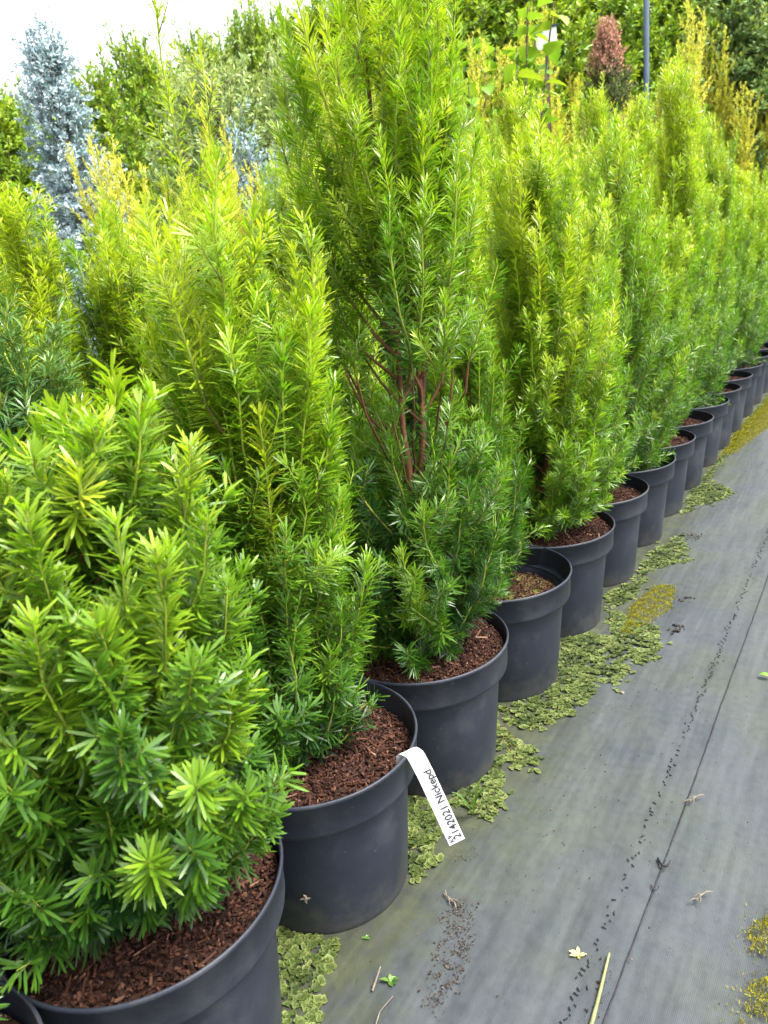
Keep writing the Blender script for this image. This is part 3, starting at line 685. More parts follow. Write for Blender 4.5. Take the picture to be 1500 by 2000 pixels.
# dark green thuja trees closing the view
big = dict(lat_ang=42, spacing=.0085, nlen=.060, nwid=.018, nang=(50, 25), flat=.5, upb=.12, leader=.94, lat_step=.060, lat_len=(.24, .10), curve=.1, tip_short=.8, z0=.15)
BT = [grow(seed=400+k, H=4.0, R=.62, nb=260, nl=5, rise=(.12, .35), tint0=.50, tint1=.68, tint_tip=.3, tsd=.18, trunk_r=.05,
           prof=lambda u: min(1, u*6+.6)*(1-.72*u**4), **big) for k in range(2)]
bt_roots = [build_whole('thuja_tree', BT[0], MAT['thuja'], MAT['greybark'], 'foliage', 3), build_whole('thuja_tree', BT[1], MAT['cypress'], MAT['greybark'], 'foliage', 3)]
bt_used = set()
trees = [(-60, 150, 6.6, 0, .9), (8, 165, 7.0, 0, .8), (60, 230, 7.2, 0, .9), (245, 45, 7.0, 0, .62), (165, 105, 6.4, 0, .75), (310, 110, 7.4, 0, .9), (375, 42, 7.4, 0, .62), (420, 45, 7.6, 0, .62), (478, -12, 7.2, 0, .6), (530, 5, 7.4, 0, .75), (590, -5, 7.2, 0, .8), (650, -40, 7.2, 0, 1.0), (720, -70, 7.4, 0, 1.1), (800, -90, 7.6, 0, 1.1),
         (880, -110, 7.2, 0, 1.1), (960, -120, 7.6, 0, 1.1), (1040, -100, 7.3, 0, 1.1), (1110, -120, 7.8, 0, 1.1), (1180, -130, 8.0, 0, 1.1), (1245, -130, 8.3, 0, 1.1), (1310, -140, 8.6, 0, 1.1), (1375, -140, 8.6, 1, 1.1), (1440, -150, 8.7, 1, 1.1), (1505, -150, 8.7, 1, 1.1), (1570, -150, 8.9, 1, 1.1)]
for k, (x, y, dist, vi, sx) in enumerate(trees):
    p, z = at_dist(x, y, dist)
    if vi == 0: lab, grp = ('dark green thuja tree against the white sky', 'dark thujas on the skyline') if x < 640 else ('tall dark green thuja in the closed hedge beyond the plants', 'hedge thujas')
    else: lab, grp = 'tall grey-green cypress at the end of the hedge', 'hedge cypresses'
    place_from(bt_roots, bt_used, vi, p, k*2.1, sx, z/3.85, lab, 'thuja' if vi == 0 else 'cypress', grp)

def special(name, label, cat, G, mat, px, py, dist, sxy=1.0, crown='foliage', thick=1.5, bark='greybark'):
    p, z = at_dist(px, py, dist)
    r_ = build_whole(name, G, MAT[mat], MAT[bark], crown, thick)
    put(r_, p, .7, sxy, z/G['H']/.965); tag(r_, label, cat); return r_
# blue spruce: short stiff needles all round the twigs
spr = dict(lat_ang=55, spacing=.0045, nlen=.030, nwid=.0085, nang=(65, 35), flat=.1, upb=.05, lat_step=.05, lat_len=(.16, .08), curve=.0, rise=(-.02, .14), rise_u=.05, sag=.2)
special('blue_spruce', 'tall narrow silver-blue spruce rising against the white sky', 'spruce',
        grow(seed=501, H=2.8, R=.42, nb=380, nl=4, leader=.95, tint0=.55, tint1=.5, tint_tip=.5, tsd=.2, trunk_r=.03, z0=.2, prof=lambda u: min(1, u*6+.6)*(1-.84*u)*(1.12 if (u*11) % 1 < .55 else .80)+.06, **spr), 'spruce', 72, 26, 4.9, 1.0)
special('blue_spruce', 'small silver-blue spruce half hidden behind the tall bare-stemmed yew', 'spruce',
        grow(seed=502, H=1.5, R=.22, nb=60, nl=3, tint0=.5, tint1=.55, tint_tip=.3, tsd=.2, trunk_r=.02, z0=.15, prof=lambda u: min(1, u*6+.6)*(1-.7*u**1.6), **spr), 'spruce', 535, 305, 3.3, .8)
special('blue_spruce', 'blue-green young spruce just left of the small silver-blue one', 'spruce',
        grow(seed=503, H=1.6, R=.24, nb=60, nl=3, tint0=.2, tint1=.3, tint_tip=.3, tsd=.2, trunk_r=.02, z0=.15, prof=lambda u: min(1, u*6+.6)*(1-.8*u**1.3), **spr), 'spruce', 478, 235, 3.7, .8)
# rounded pine-like shrub with layered pale sprays
special('cypress_shrub', 'broad rounded grey-green conifer with layered pale sprays under the skyline thujas', 'cypress',
        grow(seed=504, H=2.2, R=.50, nb=200, nl=6, leader=.93, z0=.2, rise=(.03, .14), rise_u=.08, tint0=.25, tint1=.85, tint_tip=.6, trunk_r=.03, lat_ang=45, spacing=.007, nlen=.036, nwid=.011, nang=(48, 25), flat=.75, upb=.15, lat_step=.05, lat_len=(.2, .08), prof=lambda u: min(1, u*2+.55)*(1-.62*u**4)), 'pale', 388, 74, 4.6, 1.0)
special('cypress_shrub', 'soft grey-green conifer beside the rounded one, touching the tall yew', 'cypress',
        grow(seed=505, H=2.2, R=.30, nb=120, nl=5, leader=.94, z0=.2, rise=(.06, .2), tint0=.3, tint1=.75, tint_tip=.5, trunk_r=.02, lat_ang=45, spacing=.009, nlen=.045, nwid=.009, nang=(48, 25), flat=.75, upb=.15, lat_step=.05, lat_len=(.2, .08), prof=lambda u: min(1, u*2+.55)*(1-.6*u**3)), 'pale', 540, 62, 4.8, 1.0)
special('cypress_shrub', 'egg-shaped pale grey-green conifer behind the tallest golden thuja', 'cypress',
        grow(seed=506, H=2.0, R=.26, nb=140, nl=6, leader=.93, z0=.2, rise=(.06, .2), tint0=.45, tint1=.7, tint_tip=.4, trunk_r=.02, lat_ang=45, spacing=.009, nlen=.03, nwid=.008, nang=(48, 25), flat=.5, upb=.15, lat_step=.04, lat_len=(.10, .05), prof=lambda u: min(1, u*3+.6)*(1-.75*u**4)), 'pale', 1318, 108, 6.8, .9)
dome = dict(nb=70, nl=8, leader=.93, z0=.15, rise=(.05, .15), trunk_r=.012, lat_ang=45, spacing=.006, nlen=.022, nwid=.006, nang=(60, 30), flat=.2, upb=.1, lat_step=.03, lat_len=(.07, .04), tint0=.3, tint1=.9, tint_tip=.4)
special('dome_shrub', 'tan dome-shaped shrub beyond the lime-green yew tops', 'shrub', grow(seed=507, H=1.45, R=.17, prof=lambda u: min(1, u*3+.6)*(1-.6*u**5), **dome), 'tan', 1145, 198, 5.6, 1.0)
special('dome_shrub', 'smaller tan dome-shaped shrub beside the grey-blue post', 'shrub', grow(seed=508, H=1.4, R=.13, prof=lambda u: min(1, u*3+.6)*(1-.6*u**5), **dome), 'tan', 1232, 200, 5.8, 1.0)
def rust_tint(t, pos, H, rng):
    z = pos[:, 2]/H + rng.normal(0, .02, len(t))
    return np.where(z > .80, .62+.38*rng.random(len(t)), .05+.35*rng.random(len(t)))
kw = dict(dome); kw.update(nb=150, z0=1.55, tip_fn=rust_tint, rise=(.02, .10), rise_u=.02, nwid=.008, nl=3)
special('standard_conifer', 'cone-shaped conifer on a bare stem with a browned pinkish top', 'conifer', grow(seed=509, H=2.15, R=.19, prof=lambda u: min(1, u*4+.7)*(1-.80*u**1.3), **kw), 'rust', 1185, 2, 6.2, .95)

# broad-leaved shrub: every leaf its own part
def leaf_mesh(seed):
    rng = np.random.default_rng(seed)
    n = 11; L = .17; W = .062
    t = np.linspace(0, 1, n); w = W*np.sin(np.pi*np.clip(t, 0, 1)**.75)**.8*(1+.12*np.sin(t*34)); w[0] = .004; w[-1] = .001
    V = []
    for i in range(n):
        zc = -.25*L*t[i]**2; y = t[i]*L
        V += [(-w[i], y, zc+w[i]*.35), (-w[i]*.5, y, zc+w[i]*.14+rng.normal(0, .002)), (0, y, zc), (w[i]*.5, y, zc+w[i]*.14+rng.normal(0, .002)), (w[i], y, zc+w[i]*.35)]
    q = np.array([[i*5+j, i*5+j+1, (i+1)*5+j+1, (i+1)*5+j] for i in range(n-1) for j in range(4)])
    return mesh_from('leaf', V, [q], MAT['bigleaf'], np.full(len(V), rng.uniform(.1, 1)))
LEAVES = [leaf_mesh(k) for k in range(5)]
def leafy(label, px, py, dist, nstem, nleaf, spread, seed, ls=1.0):
    rr = random.Random(seed)
    p, z = at_dist(px, py, dist)
    root = empty('broadleaf_shrub', p); tag(root, label, 'shrub')
    for s in range(nstem):
        a = s*2.4+rr.random(); hh = z*rr.uniform(.72, .98); rad = spread*rr.uniform(.2, 1)
        tip = np.array([rad*math.cos(a), rad*math.sin(a), hh])
        pts = bez(np.array([.02*math.cos(a), .02*math.sin(a), 0]), np.array([tip[0]*.4, tip[1]*.4, hh*.6]), tip, 10)
        st = link('stem', polyline_tube('stem', pts, np.linspace(.010, .004, 10), 6, MAT['greybark']), root)
        for k in range(nleaf):
            t = .55+.45*k/(nleaf-1); i = min(int(t*9), 8); fr = t*9-i
            pos = pts[i]*(1-fr)+pts[i+1]*fr
            lf = link('leaf', LEAVES[rr.randrange(5)], root, pos)
            lf.rotation_euler = (rr.uniform(-.5, .45), rr.uniform(-.35, .35), k*2.4+rr.random()*.8)
            sc = rr.uniform(.75, 1.2)*ls; lf.scale = (sc, sc, sc)
leafy('shrub with large bright yellow-green leaves behind the golden thujas', 985, 10, 5.0, 18, 14, .40, 3, .78)
leafy('low clump of large light green leaves under the bright leafy shrub', 925, 120, 4.7, 8, 11, .20, 8, .75)

# grey-blue post, white panel
p, z = at_dist(1262, -120, 7.2)
root = empty('post', p); tag(root, 'grey-blue metal post standing before the dark hedge', 'post')
v, q = lathe([(0, 0), (.055, 0), (.055, .012), (.024, .014), (.022, .02), (.022, z), (0, z)], 20); link('pole', mesh_from('pole', v, [q], MAT['steel']), root)
v, q = lathe([(.0225, 0), (.030, .004), (.030, .036), (.0225, .04)], 20); link('collar', mesh_from('collar', v, [q], MAT['steel']), root, (0, 0, z*.62))
v, q = lathe([(.0225, 0), (.027, .002), (.022, .018), (0, .022)], 20); link('cap', mesh_from('cap', v, [q], MAT['steel']), root, (0, 0, z-.006))
p, z = at_dist(1066, 52, 5.3)
root = empty('sign_board', p, -.25); tag(root, 'small blank white board on a stake among the bright leaves', 'board')
def bevel_box(name, c, hx, hy, hz, mat):
    V, q = boxes(np.array([c]), np.array([[hx, 0, 0]]), np.array([[0, hy, 0]]), np.array([[0, 0, hz]]))
    return mesh_from(name, V, [q], mat, smooth=False)
link('panel', bevel_box('panel', (0, 0, z-.065), .062, .004, .055, MAT['white']), root)
link('top_rail', bevel_box('top_rail', (0, 0, z-.003), .068, .009, .007, MAT['steel']), root)
link('stake', bevel_box('stake', (0, .016, z*.5-.02), .012, .010, z*.5-.02, MAT['greybark']), root)

# ------------------------------------------------------------------ plant tag over the rim
TAGPX = (803, 1474)
pr = at(*TAGPX, ZR)
pc = row(.31, 0)
outw = unit((pr-pc)*np.array([1, 1, 0])); tang = np.array([-outw[1], outw[0], 0.])
rimp = pc + outw*.1605; rimp[2] = ZR
endp = at(893, 1645, .125)
inner = rimp - outw*.016 + np.array([0, 0, -.034])
path = [inner, rimp-outw*.009+np.array([0, 0, -.012]), rimp-outw*.004+np.array([0, 0, .0035]), rimp+outw*.004+np.array([0, 0, .0065]), rimp+outw*.013+np.array([0, 0, .001])]
sdv = endp-path[-1]
for t in (.25, .5, .75, 1.0): path.append(path[4]+sdv*t+np.array([0, 0, .004 if t < .3 else .004*(1-t)/.75]))
path = np.array(path)
_w = RT*.80 + UP*.56; _sd = unit(sdv); wdir = unit(_w - (_w@_sd)*_sd)
seg = np.concatenate([[0], np.cumsum(np.linalg.norm(np.diff(path, axis=0), axis=1))]); TL = seg[-1]
def strip_pt(s, w, off):
    c = np.array([np.interp(s, seg, path[:, k]) for k in range(3)])
    e = .002
    T = unit(np.array([np.interp(min(s+e, TL), seg, path[:, k])-np.interp(max(s-e, 0), seg, path[:, k]) for k in range(3)]))
    nrm = unit(np.cross(wdir, T))
    return c + wdir*w + nrm*off
_probe = strip_pt(TL*.7, 0, 1.0)-strip_pt(TL*.7, 0, 0)
NS = 1.0 if np.dot(_probe, np.array([0, 0, CAM_H])-endp) > 0 else -1.0
SW = .0120
ns = 40; ss = np.linspace(0, TL, ns); V = []
for s in ss:
    k = .35+.65*min(1, s/(TL*.18))
    for w in (-1, 1):
        for off in (0, -.0006): V.append(strip_pt(s, w*SW*k, off*NS))
V = np.array(V)
idx = np.arange(ns)*4
q = []
for a in idx[:-1]:
    q += [[a, a+4, a+6, a+2], [a+1, a+3, a+7, a+5], [a, a+1, a+5, a+4], [a+2, a+6, a+7, a+3]]
q += [[idx[-1], idx[-1]+1, idx[-1]+3, idx[-1]+2], [0, 2, 3, 1]]
tagroot = empty('plant_tag', (0, 0, 0)); tag(tagroot, 'white plastic plant tag with printed black lettering hooked over a pot rim', 'tag')
link('strip', mesh_from('strip', V, [np.array(q)], MAT['white'], smooth=False), tagroot)
def print_line(txt, size, s_start, w_base, sgn):
    cu = bpy.data.curves.new('text', 'FONT'); cu.body = txt; cu.size = size; cu.offset = size*.018
    ob = bpy.data.objects.new('text', cu); C.objects.link(ob)
    bpy.context.view_layer.update()
    dg = bpy.context.evaluated_depsgraph_get()
    me = bpy.data.meshes.new_from_object(ob.evaluated_get(dg))
    bpy.data.objects.remove(ob)
    for vtx in me.vertices:                       # text runs from the free end up towards the rim
        x, y = vtx.co.x, vtx.co.y
        vtx.co = strip_pt(s_start-x, sgn*(w_base+y), .0012*NS)
    me.name = 'lettering'; me.materials.clear(); me.materials.append(MAT['ink'])
    link('lettering', me, tagroot)
# left-hand side of the reading direction is the upper edge of the letters
_up = np.dot(wdir, RT)
SG = -1.0 if _up > 0 else 1.0
print_line('2142021 Nickepd', .0158, TL-.005, -.0092, SG)
print_line('K9', .0105, TL-.003, .0024, SG)
print_line('-- ----- ---', .0050, TL-.045, .0060, SG)

# ------------------------------------------------------------------ liverwort, moss and litter on the fabric
def in_poly(pt, poly):
    x, y = pt; c = False; n = len(poly)
    for i in range(n):
        x1, y1 = poly[i]; x2, y2 = poly[(i+1) % n]
        if (y1 > y) != (y2 > y) and x < (x2-x1)*(y-y1)/(y2-y1)+x1: c = not c
    return c
def edge_dist(P, poly):
    d = np.full(len(P), 9.)
    for i in range(len(poly)):
        a, b = poly[i], poly[(i+1) % len(poly)]; ab = b-a
        t = np.clip(((P-a)@ab)/(ab@ab), 0, 1)
        d = np.minimum(d, np.linalg.norm(P-(a+t[:, None]*ab), axis=1))
    return d
pots_xy = np.array([row(a_, 0)[:2] for a_, *_ in front])
def scatter(poly_px, density, seed):
    rng = np.random.default_rng(seed)
    poly = np.array([at(x, y)[:2] for x, y in poly_px])
    lo, hi = poly.min(0), poly.max(0)
    n = int(np.prod(hi-lo)*density)
    P = lo+(hi-lo)*rng.random((n, 2))
    lo -= .02; hi += .02; P = lo+(hi-lo)*rng.random((int(np.prod(hi-lo)*density), 2))
    ins = np.array([in_poly(p_, poly) for p_ in P]); d = edge_dist(P, poly)
    stray = (~ins) & (rng.random(len(P)) < .16*np.exp(-d/.006)); P = P[ins | stray]; d = np.where(ins, d, .0)[ins | stray]
    spread = np.where(d > 0, 0, 9.)
    # ragged edge
    k = d+spread > .012*np.abs(np.sin(P[:, 0]*91+2*np.sin(P[:, 1]*77)))*rng.uniform(.3, 1.2, len(P))
    k &= np.min(np.linalg.norm(P[:, None]-pots_xy[None], axis=2), axis=1) > RB+.003
    return P[k], d[k], rng
def lobes(name, poly_px, density, seed, label, brown=.06):
    P, d, rng = scatter(poly_px, density, seed)
    hol = np.sin(P[:, 0]*74+2.2*np.sin(P[:, 1]*61))*np.sin(P[:, 1]*83+1.7*np.sin(P[:, 0]*57))
    kk = rng.random(len(P)) < np.clip(.25+d/.02, 0, 1)*np.clip(1.05-1.1*np.maximum(hol-.35, 0)*3, .06, 1); P, d = P[kk], d[kk]
    n = len(P); seg = 10
    r = (.0016+.0058*rng.random(n)**1.3)*np.where(d < .012, 1.1, .9)
    z = .0060 + np.minimum(d*.10, .0028)*rng.uniform(.2, 1, n) + rng.uniform(0, .0012, n)
    a = np.arange(seg)*2*math.pi/seg
    wav = 1+.30*np.cos(a[None]*rng.integers(2, 5, n)[:, None]+rng.uniform(0, 6.28, n)[:, None])
    cup = rng.uniform(.0, .35, n)
    tx, ty = rng.normal(0, .14, n), rng.normal(0, .14, n)
    R_ = r[:, None]*wav
    x = R_*np.cos(a); y = R_*np.sin(a)
    zz = cup[:, None]*r[:, None]*(.8+.5*np.sin(a*3+r[:, None]*4000)) + x*tx[:, None] + y*ty[:, None]
    ring = np.stack([P[:, 0:1]+x, P[:, 1:2]+y, np.maximum(z[:, None]+zz, .0055)], -1)
    cen = np.stack([P[:, 0], P[:, 1], z], -1)[:, None]
    mid = cen+(ring-cen)*.55; mid[..., 2] -= (cup*r*.22)[:, None]; mid[..., 2] = np.maximum(mid[..., 2], .0052)
    V = np.concatenate([cen, mid, ring], 1)
    o_ = (np.arange(n)*(1+2*seg))[:, None]
    tr = np.concatenate([np.array([[0, 1+s, 1+(s+1) % seg]])+o_ for s in range(seg)])
    qd = np.concatenate([np.array([[1+s, 1+seg+s, 1+seg+(s+1) % seg, 1+(s+1) % seg]])+o_ for s in range(seg)])
    base = np.clip(rng.normal(.44, .15, n)+.26*(d < .012)+.24*np.sin(P[:, 0]*60)*np.sin(P[:, 1]*47), 0, .93)
    base = np.where(rng.random(n) < brown, 1.0, base)
    edge = np.where(base > .95, 1.0, np.minimum(base*1.35+.08, .93))
    tn = np.concatenate([base[:, None]*.55, np.repeat(base[:, None]*.75, seg, 1), np.repeat(edge[:, None], seg, 1)], 1)
    o = link(name, mesh_from(name, V.reshape(-1, 3), [tr, qd], MAT['liver'], tn.ravel()))
    tag(o, label, 'liverwort', None, 'stuff')
LW = [
    ([(535, 1795), (590, 1798), (680, 1845), (655, 1890), (640, 1955), (625, 2030), (535, 2030)], 'liverwort mat between the short bushy yew pot and the tagged pot'),
    ([(780, 1560), (840, 1545), (868, 1620), (858, 1690), (842, 1725), (796, 1735), (770, 1700)], 'liverwort mat beside the tagged pot under the white tag'),
    ([(945, 1385), (1000, 1440), (1060, 1470), (1050, 1500), (990, 1515), (985, 1590), (950, 1615), (870, 1570), (930, 1520)], 'liverwort mat along the pot of the bare-stemmed tall yew'),
    ([(960, 1390), (1080, 1340), (1090, 1250), (1150, 1235), (1235, 1262), (1232, 1325), (1200, 1350), (1172, 1335), (1160, 1372), (1090, 1420), (1010, 1435)], 'largest liverwort mat spreading beside the low-filled mossy pot'),
    ([(1185, 1190), (1240, 1215), (1290, 1225), (1295, 1290), (1245, 1305), (1190, 1262)], 'pale liverwort mat joined to the yellow moss strip'),
    ([(1175, 1165), (1230, 1140), (1270, 1075), (1335, 1045), (1352, 1100), (1280, 1115), (1235, 1180), (1190, 1200)], 'thin liverwort strip along the brim-full pot'),
    ([(1345, 955), (1395, 942), (1440, 965), (1395, 992), (1340, 985)], 'small round pale liverwort rosette on the open fabric'),
    ([(1325, 1010), (1350, 960), (1400, 900), (1440, 840), (1500, 770), (1500, 800), (1450, 860), (1400, 920), (1360, 1000)], 'liverwort strip along the far front-row pots'),
]
for k, (poly, lab) in enumerate(LW): lobes('liverwort', poly, 54000 if k < 5 else 46000, 700+k, lab, .05 if k != 2 else .12)
def blades(centers, normals, lmin, lmax, w, rng):
    n = len(centers)
    side = unit(np.cross(normals, rng.normal(0, 1, (n, 3))))
    l = rng.uniform(lmin, lmax, n)[:, None]
    dirn = unit(normals+rng.normal(0, .45, (n, 3)))
    V = np.stack([centers-side*w, centers+side*w, centers+dirn*l*.6+side*w*.8, centers+dirn*l*.6-side*w*.8, centers+dirn*l], 1)
    o_ = (np.arange(n)*5)[:, None]
    return V.reshape(-1, 3), np.array([[0, 1, 2, 3]])+o_, np.array([[3, 2, 4]])+o_, 5
def moss_strip(poly_px, seed, label, dens=300000):
    P, d, rng = scatter(poly_px, dens, seed)
    z = .006+np.minimum(d*.45, .012)*(.6+.4*np.sin(P[:, 0]*130)*np.sin(P[:, 1]*110))
    c = np.stack([P[:, 0], P[:, 1], z-.003], -1)
    V, q, t, k = blades(c, np.tile([0, 0, 1.], (len(c), 1)), .0025, .0055, .0006, rng)
    tn = np.repeat(np.clip(rng.normal(.36, .2, len(c))+.18*np.sin(P[:, 0]*150)*np.sin(P[:, 1]*170), 0, 1), k)
    o = link('moss', mesh_from('moss', V, [q, t], MAT['moss'], tn)); tag(o, label, 'moss', None, 'stuff')
moss_strip([(1205, 1235), (1225, 1190), (1275, 1145), (1325, 1145), (1315, 1195), (1265, 1225), (1230, 1260)], 801, 'yellow-green moss strip on the fabric beside the brim-full pot')
moss_strip([(1395, 905), (1430, 850), (1500, 775), (1530, 790), (1500, 840), (1440, 885)], 802, 'golden moss strip on the fabric along the far front-row pots')
moss_strip([(975, 1440), (1000, 1445), (1030, 1465), (1010, 1485), (985, 1480)], 803, 'little brownish moss tuft in the liverwort by the bare-stemmed yew pot', 90000)
moss_strip([(1446, 1822), (1470, 1796), (1530, 1780), (1560, 1870), (1500, 1880), (1458, 1862)], 811, 'olive moss patch on the fabric beyond its neighbour by the loose thread', 420000)
moss_strip([(1438, 1940), (1462, 1912), (1535, 1900), (1560, 2020), (1490, 2005), (1452, 1980)], 812, 'olive moss patch on the fabric nearest the small moss tuft', 420000)
moss_strip([(1425, 2005), (1445, 1990), (1465, 2005), (1455, 2030), (1430, 2030)], 813, 'tiny moss tuft beside the two olive moss patches', 420000)

def crumbs(name, poly_px, n_dens, seed, label, smin=.001, smax=.004, t0=.1, t1=1.):
    P, d, rng = scatter(poly_px, n_dens, seed)
    kk = rng.random(len(P)) < np.clip(d/.022, .04, 1)*(.25+.75*(np.sin(P[:, 0]*140+3*np.sin(P[:, 1]*90)) > -.2)); P, d = P[kk], d[kk]
    n = len(P); s = smin+(smax-smin)*rng.random(n)**3*np.where(rng.random(n) < .06, 1.8, 1)
    yaw = rng.uniform(0, 6.28, n)
    ax = np.stack([np.cos(yaw), np.sin(yaw), rng.normal(0, .25, n)], -1)*s[:, None]
    ay = np.stack([-np.sin(yaw), np.cos(yaw), rng.normal(0, .25, n)], -1)*(s*rng.uniform(.25, .8, n))[:, None]
    az = np.tile([0, 0, 1.], (n, 1))*(s*.4)[:, None]
    c = np.stack([P[:, 0], P[:, 1], .0066+s*.35], -1)
    V, q = boxes(c, ax, ay, az)
    o = link(name, mesh_from(name, V, [q], MAT['crumb'], np.repeat(rng.uniform(t0, t1, n), 8), smooth=False)); tag(o, label, 'debris', None, 'stuff')
crumbs('soil_crumbs', [(800, 1985), (830, 1900), (850, 1790), (880, 1750), (940, 1760), (945, 1850), (905, 1960), (860, 2010)], 230000, 901, 'patch of dry soil crumbs spilled on the fabric near the tagged pot', .0003, .0013)
crumbs('soil_crumbs', [(870, 1670), (940, 1665), (945, 1690), (880, 1700)], 200000, 902, 'small brown crumb patch at the end of the white tag', .0003, .0012, .3, .9)
crumbs('soil_crumbs', [(1290, 1240), (1320, 1215), (1345, 1230), (1320, 1250)], 60000, 903, 'dark crumb clump on the fabric beside the yellow moss strip', .001, .003, 0, .5)
crumbs('soil_crumbs', [(1300, 1165), (1360, 1165), (1360, 1185), (1310, 1190)], 30000, 904, 'scattered dark crumbs beyond the yellow moss strip', .001, .003, 0, .5)
crumbs('soil_crumbs', [(1330, 1045), (1375, 1040), (1380, 1060), (1330, 1065)], 20000, 905, 'few dark crumbs on the fabric by the thin liverwort strip', .001, .003, 0, .5)
crumbs('loose_grit', [(620, 1830), (760, 1750), (900, 1620), (1100, 1420), (1250, 1320), (1500, 1150), (1500, 1990), (700, 2000)], 1500, 906, 'fine grit specks scattered over the open fabric', .0004, .0013)

def lay_tube(name, px_pts, z, rad, mat, label, cat, sides=6):
    pts = np.array([at(x, y, zz) for (x, y), zz in zip(px_pts, z)])
    pts2 = np.array([[np.interp(t, np.linspace(0, 1, len(pts)), pts[:, k]) for k in range(3)] for t in np.linspace(0, 1, 14)])
    n = len(pts2)
    o = link(name, polyline_tube(name, pts2, np.linspace(rad, rad*.55, n), sides, MAT[mat])); tag(o, label, cat); return o
lay_tube('straw_stalk', [(1150, 2020), (1170, 1945), (1190, 1862)], [.010, .010, .011], .0030, 'straw', 'pale green stalk lying in the stitched line of the fabric', 'stalk')
crumbs('stalk_moss', [(1115, 2010), (1150, 1930), (1175, 1845), (1205, 1850), (1200, 1930), (1180, 2010)], 160000, 911, 'dark mossy fringe on both sides of the pale stalk', .0004, .0016, 0, .35)
lay_tube('fallen_stalk', [(728, 2020), (742, 1975), (768, 1945)], [.009, .012, .010], .0009, 'deadleaf', 'thin pale dry stem on the fabric below the tiny weed', 'stalk')
lay_tube('dry_sliver', [(727, 1935), (735, 1912), (743, 1888)], [.008, .014, .018], .0017, 'deadleaf', 'pale dry sliver sticking up beside the tiny weed', 'sliver')
lay_tube('thread_tuft', [(1285, 1677), (1293, 1690), (1303, 1692), (1310, 1680)], [.008, .012, .012, .009], .0022, 'thread', 'dark knot of frayed thread on the fabric seam', 'thread')
lay_tube('thread_end', [(1272, 1728), (1276, 1738), (1284, 1738), (1287, 1730)], [.008, .009, .009, .009], .0010, 'thread', 'short loose thread end curling beside the fabric seam', 'thread')

def small_leaf(name, px, py, L, W, rz, mat, label, cat, bend=.3, z=.007, tilt=0.):
    n = 7; t = np.linspace(0, 1, n); V = []
    for i in range(n):
        w = W*math.sin(math.pi*min(max(t[i], .03), .98)**.8)
        zc = L*bend*t[i]*(1-t[i])*1.6 + tilt*L*t[i]
        V += [(-w, L*(t[i]-.5), zc+w*.3), (0, L*(t[i]-.5), zc), (w, L*(t[i]-.5), zc+w*.3)]
    V = np.array(V); V[:, 2] -= V[:, 2].min()
    q = np.array([[i*3+j, i*3+j+1, (i+1)*3+j+1, (i+1)*3+j] for i in range(n-1) for j in range(2)])
    p = at(px, py)
    o = link(name, mesh_from(name, V, [q], MAT[mat], np.full(len(V), .6)), None, (p[0], p[1], z)); o.rotation_euler = (0, 0, rz)
    tag(o, label, cat); return o
def twig(px, py, rz, label):
    p = at(px, py); root = empty('dead_sprig', (p[0], p[1], .0075), rz); tag(root, label, 'sprig')
    link('stem', polyline_tube('stem', [(-.012, 0, .001), (0, .001, .003), (.014, .0, .002)], [.0012, .0016, .0008], 5, MAT['deadleaf']), root)
    for k, (x, a) in enumerate([(-.009, 2.6), (-.003, -2.5), (.003, 2.5), (.008, -.5)]):
        link('needle', polyline_tube('needle', [(x, 0, .003), (x+.006*math.cos(a), .006*math.sin(a), .004), (x+.013*math.cos(a), .012*math.sin(a), .001)], [.0011, .0011, .0004], 4, MAT['deadleaf']), root)
twig(1370, 1760, .55, 'forked pale dead sprig alone on the open fabric')
twig(1357, 1568, .5, 'pale dead sprig lying close to the fabric seam')
twig(880, 1765, 2.2, 'pale dead sprig at the edge of the soil crumbs')
small_leaf('fallen_leaf', 1492, 1325, .022, .007, .9, 'bigleaf', 'pale yellow fallen leaf on the fabric beyond the sprigs', 'leaf')
small_leaf('fallen_leaf', 1215, 1358, .012, .004, .3, 'deadleaf', 'small brown fallen leaf at the edge of the largest liverwort mat', 'leaf')
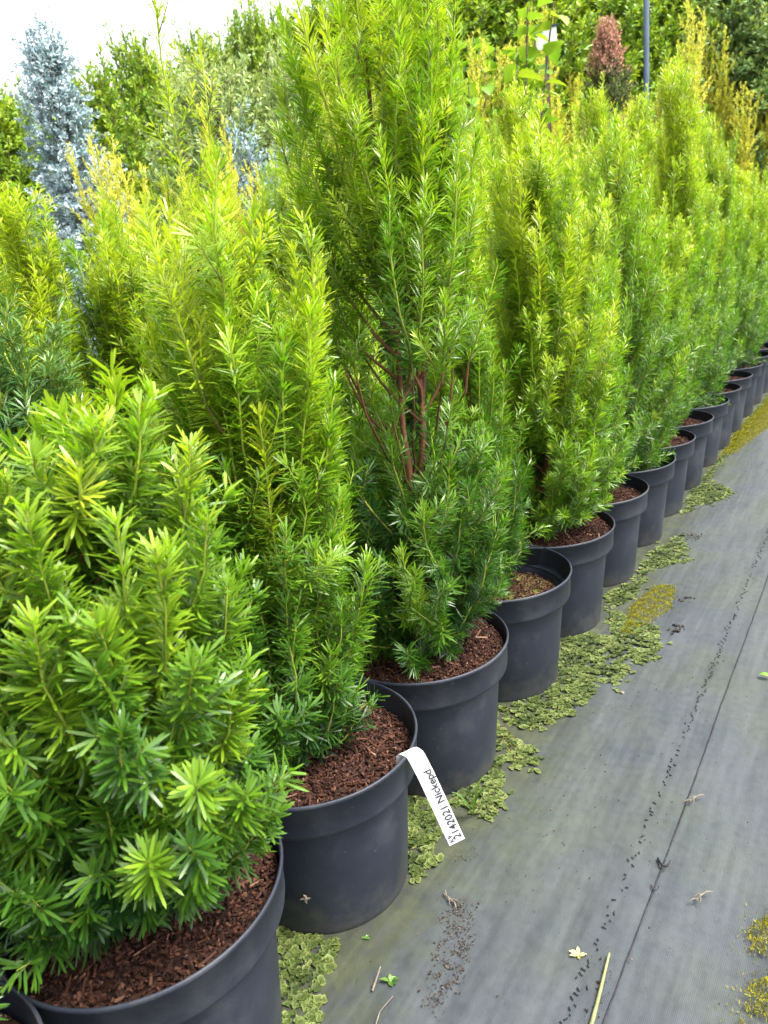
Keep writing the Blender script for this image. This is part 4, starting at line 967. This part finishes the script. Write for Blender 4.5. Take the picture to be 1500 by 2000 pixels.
# yellowish rosette by the stalk
def rosette(px, py, n, L, W, mat, label, cat, seed, tilt=.4, name='weed'):
    rr = random.Random(seed); p = at(px, py)
    root = empty(name, (p[0], p[1], .006)); tag(root, label, cat)
    for k in range(n):
        m_ = 6; t = np.linspace(0, 1, m_); l = L*rr.uniform(.45, 1.3); V = []
        for i in range(m_):
            w = W*math.sin(math.pi*min(max(t[i], .06), .97)**.9); zc = l*tilt*t[i]*(1-.5*t[i])
            V += [(-w, l*t[i], zc+w*.35), (0, l*t[i], zc), (w, l*t[i], zc+w*.35)]
        q = np.array([[i*3+j, i*3+j+1, (i+1)*3+j+1, (i+1)*3+j] for i in range(m_-1) for j in range(2)])
        o = link('leaf', mesh_from('leaf', V, [q], MAT[mat], np.full(len(V), rr.uniform(.2, 1))), root)
        o.rotation_euler = (rr.uniform(-.3, .3), rr.uniform(-.4, .4), k*6.283/n+rr.uniform(-.9, .9))
rosette(1130, 1872, 13, .010, .0024, 'tan', 'yellowish dried rosette beside the pale stalk', 'rosette', 2, .3, 'dry_rosette')
rosette(765, 1925, 9, .013, .0034, 'weed', 'tiny green weed seedling on the bare fabric before the tagged pot', 'weed', 4)
rosette(925, 1600, 7, .040, .0026, 'weed', 'tuft of bright green grass blades beside the white tag', 'grass', 6, 2.4, 'grass_tuft')
rosette(715, 1838, 5, .007, .0022, 'weed', 'pair of tiny pale seedlings at the foot of the tagged pot', 'weed', 9)
# scrap stuck on the tagged pot's wall
ang = math.atan2(*( (at(590, 1752, .10)-pc)[1::-1] ))
root = empty('dry_scrap', pc+np.array([math.cos(ang)*.1345, math.sin(ang)*.1345, .085])); tag(root, 'small dry leaf scrap stuck to the side of the tagged pot', 'scrap')
for k in range(4):
    o = link('leaf', polyline_tube('leaf', [(0, 0, 0), (.003*math.cos(k*1.5), .0, .004*math.sin(k*1.5)), (.008*math.cos(k*1.5+.3), -.001, .008*math.sin(k*1.5+.3))], [.0018, .0022, .0006], 5, MAT['deadleaf']), root)
root.rotation_euler = (0, 0, ang+math.pi/2)
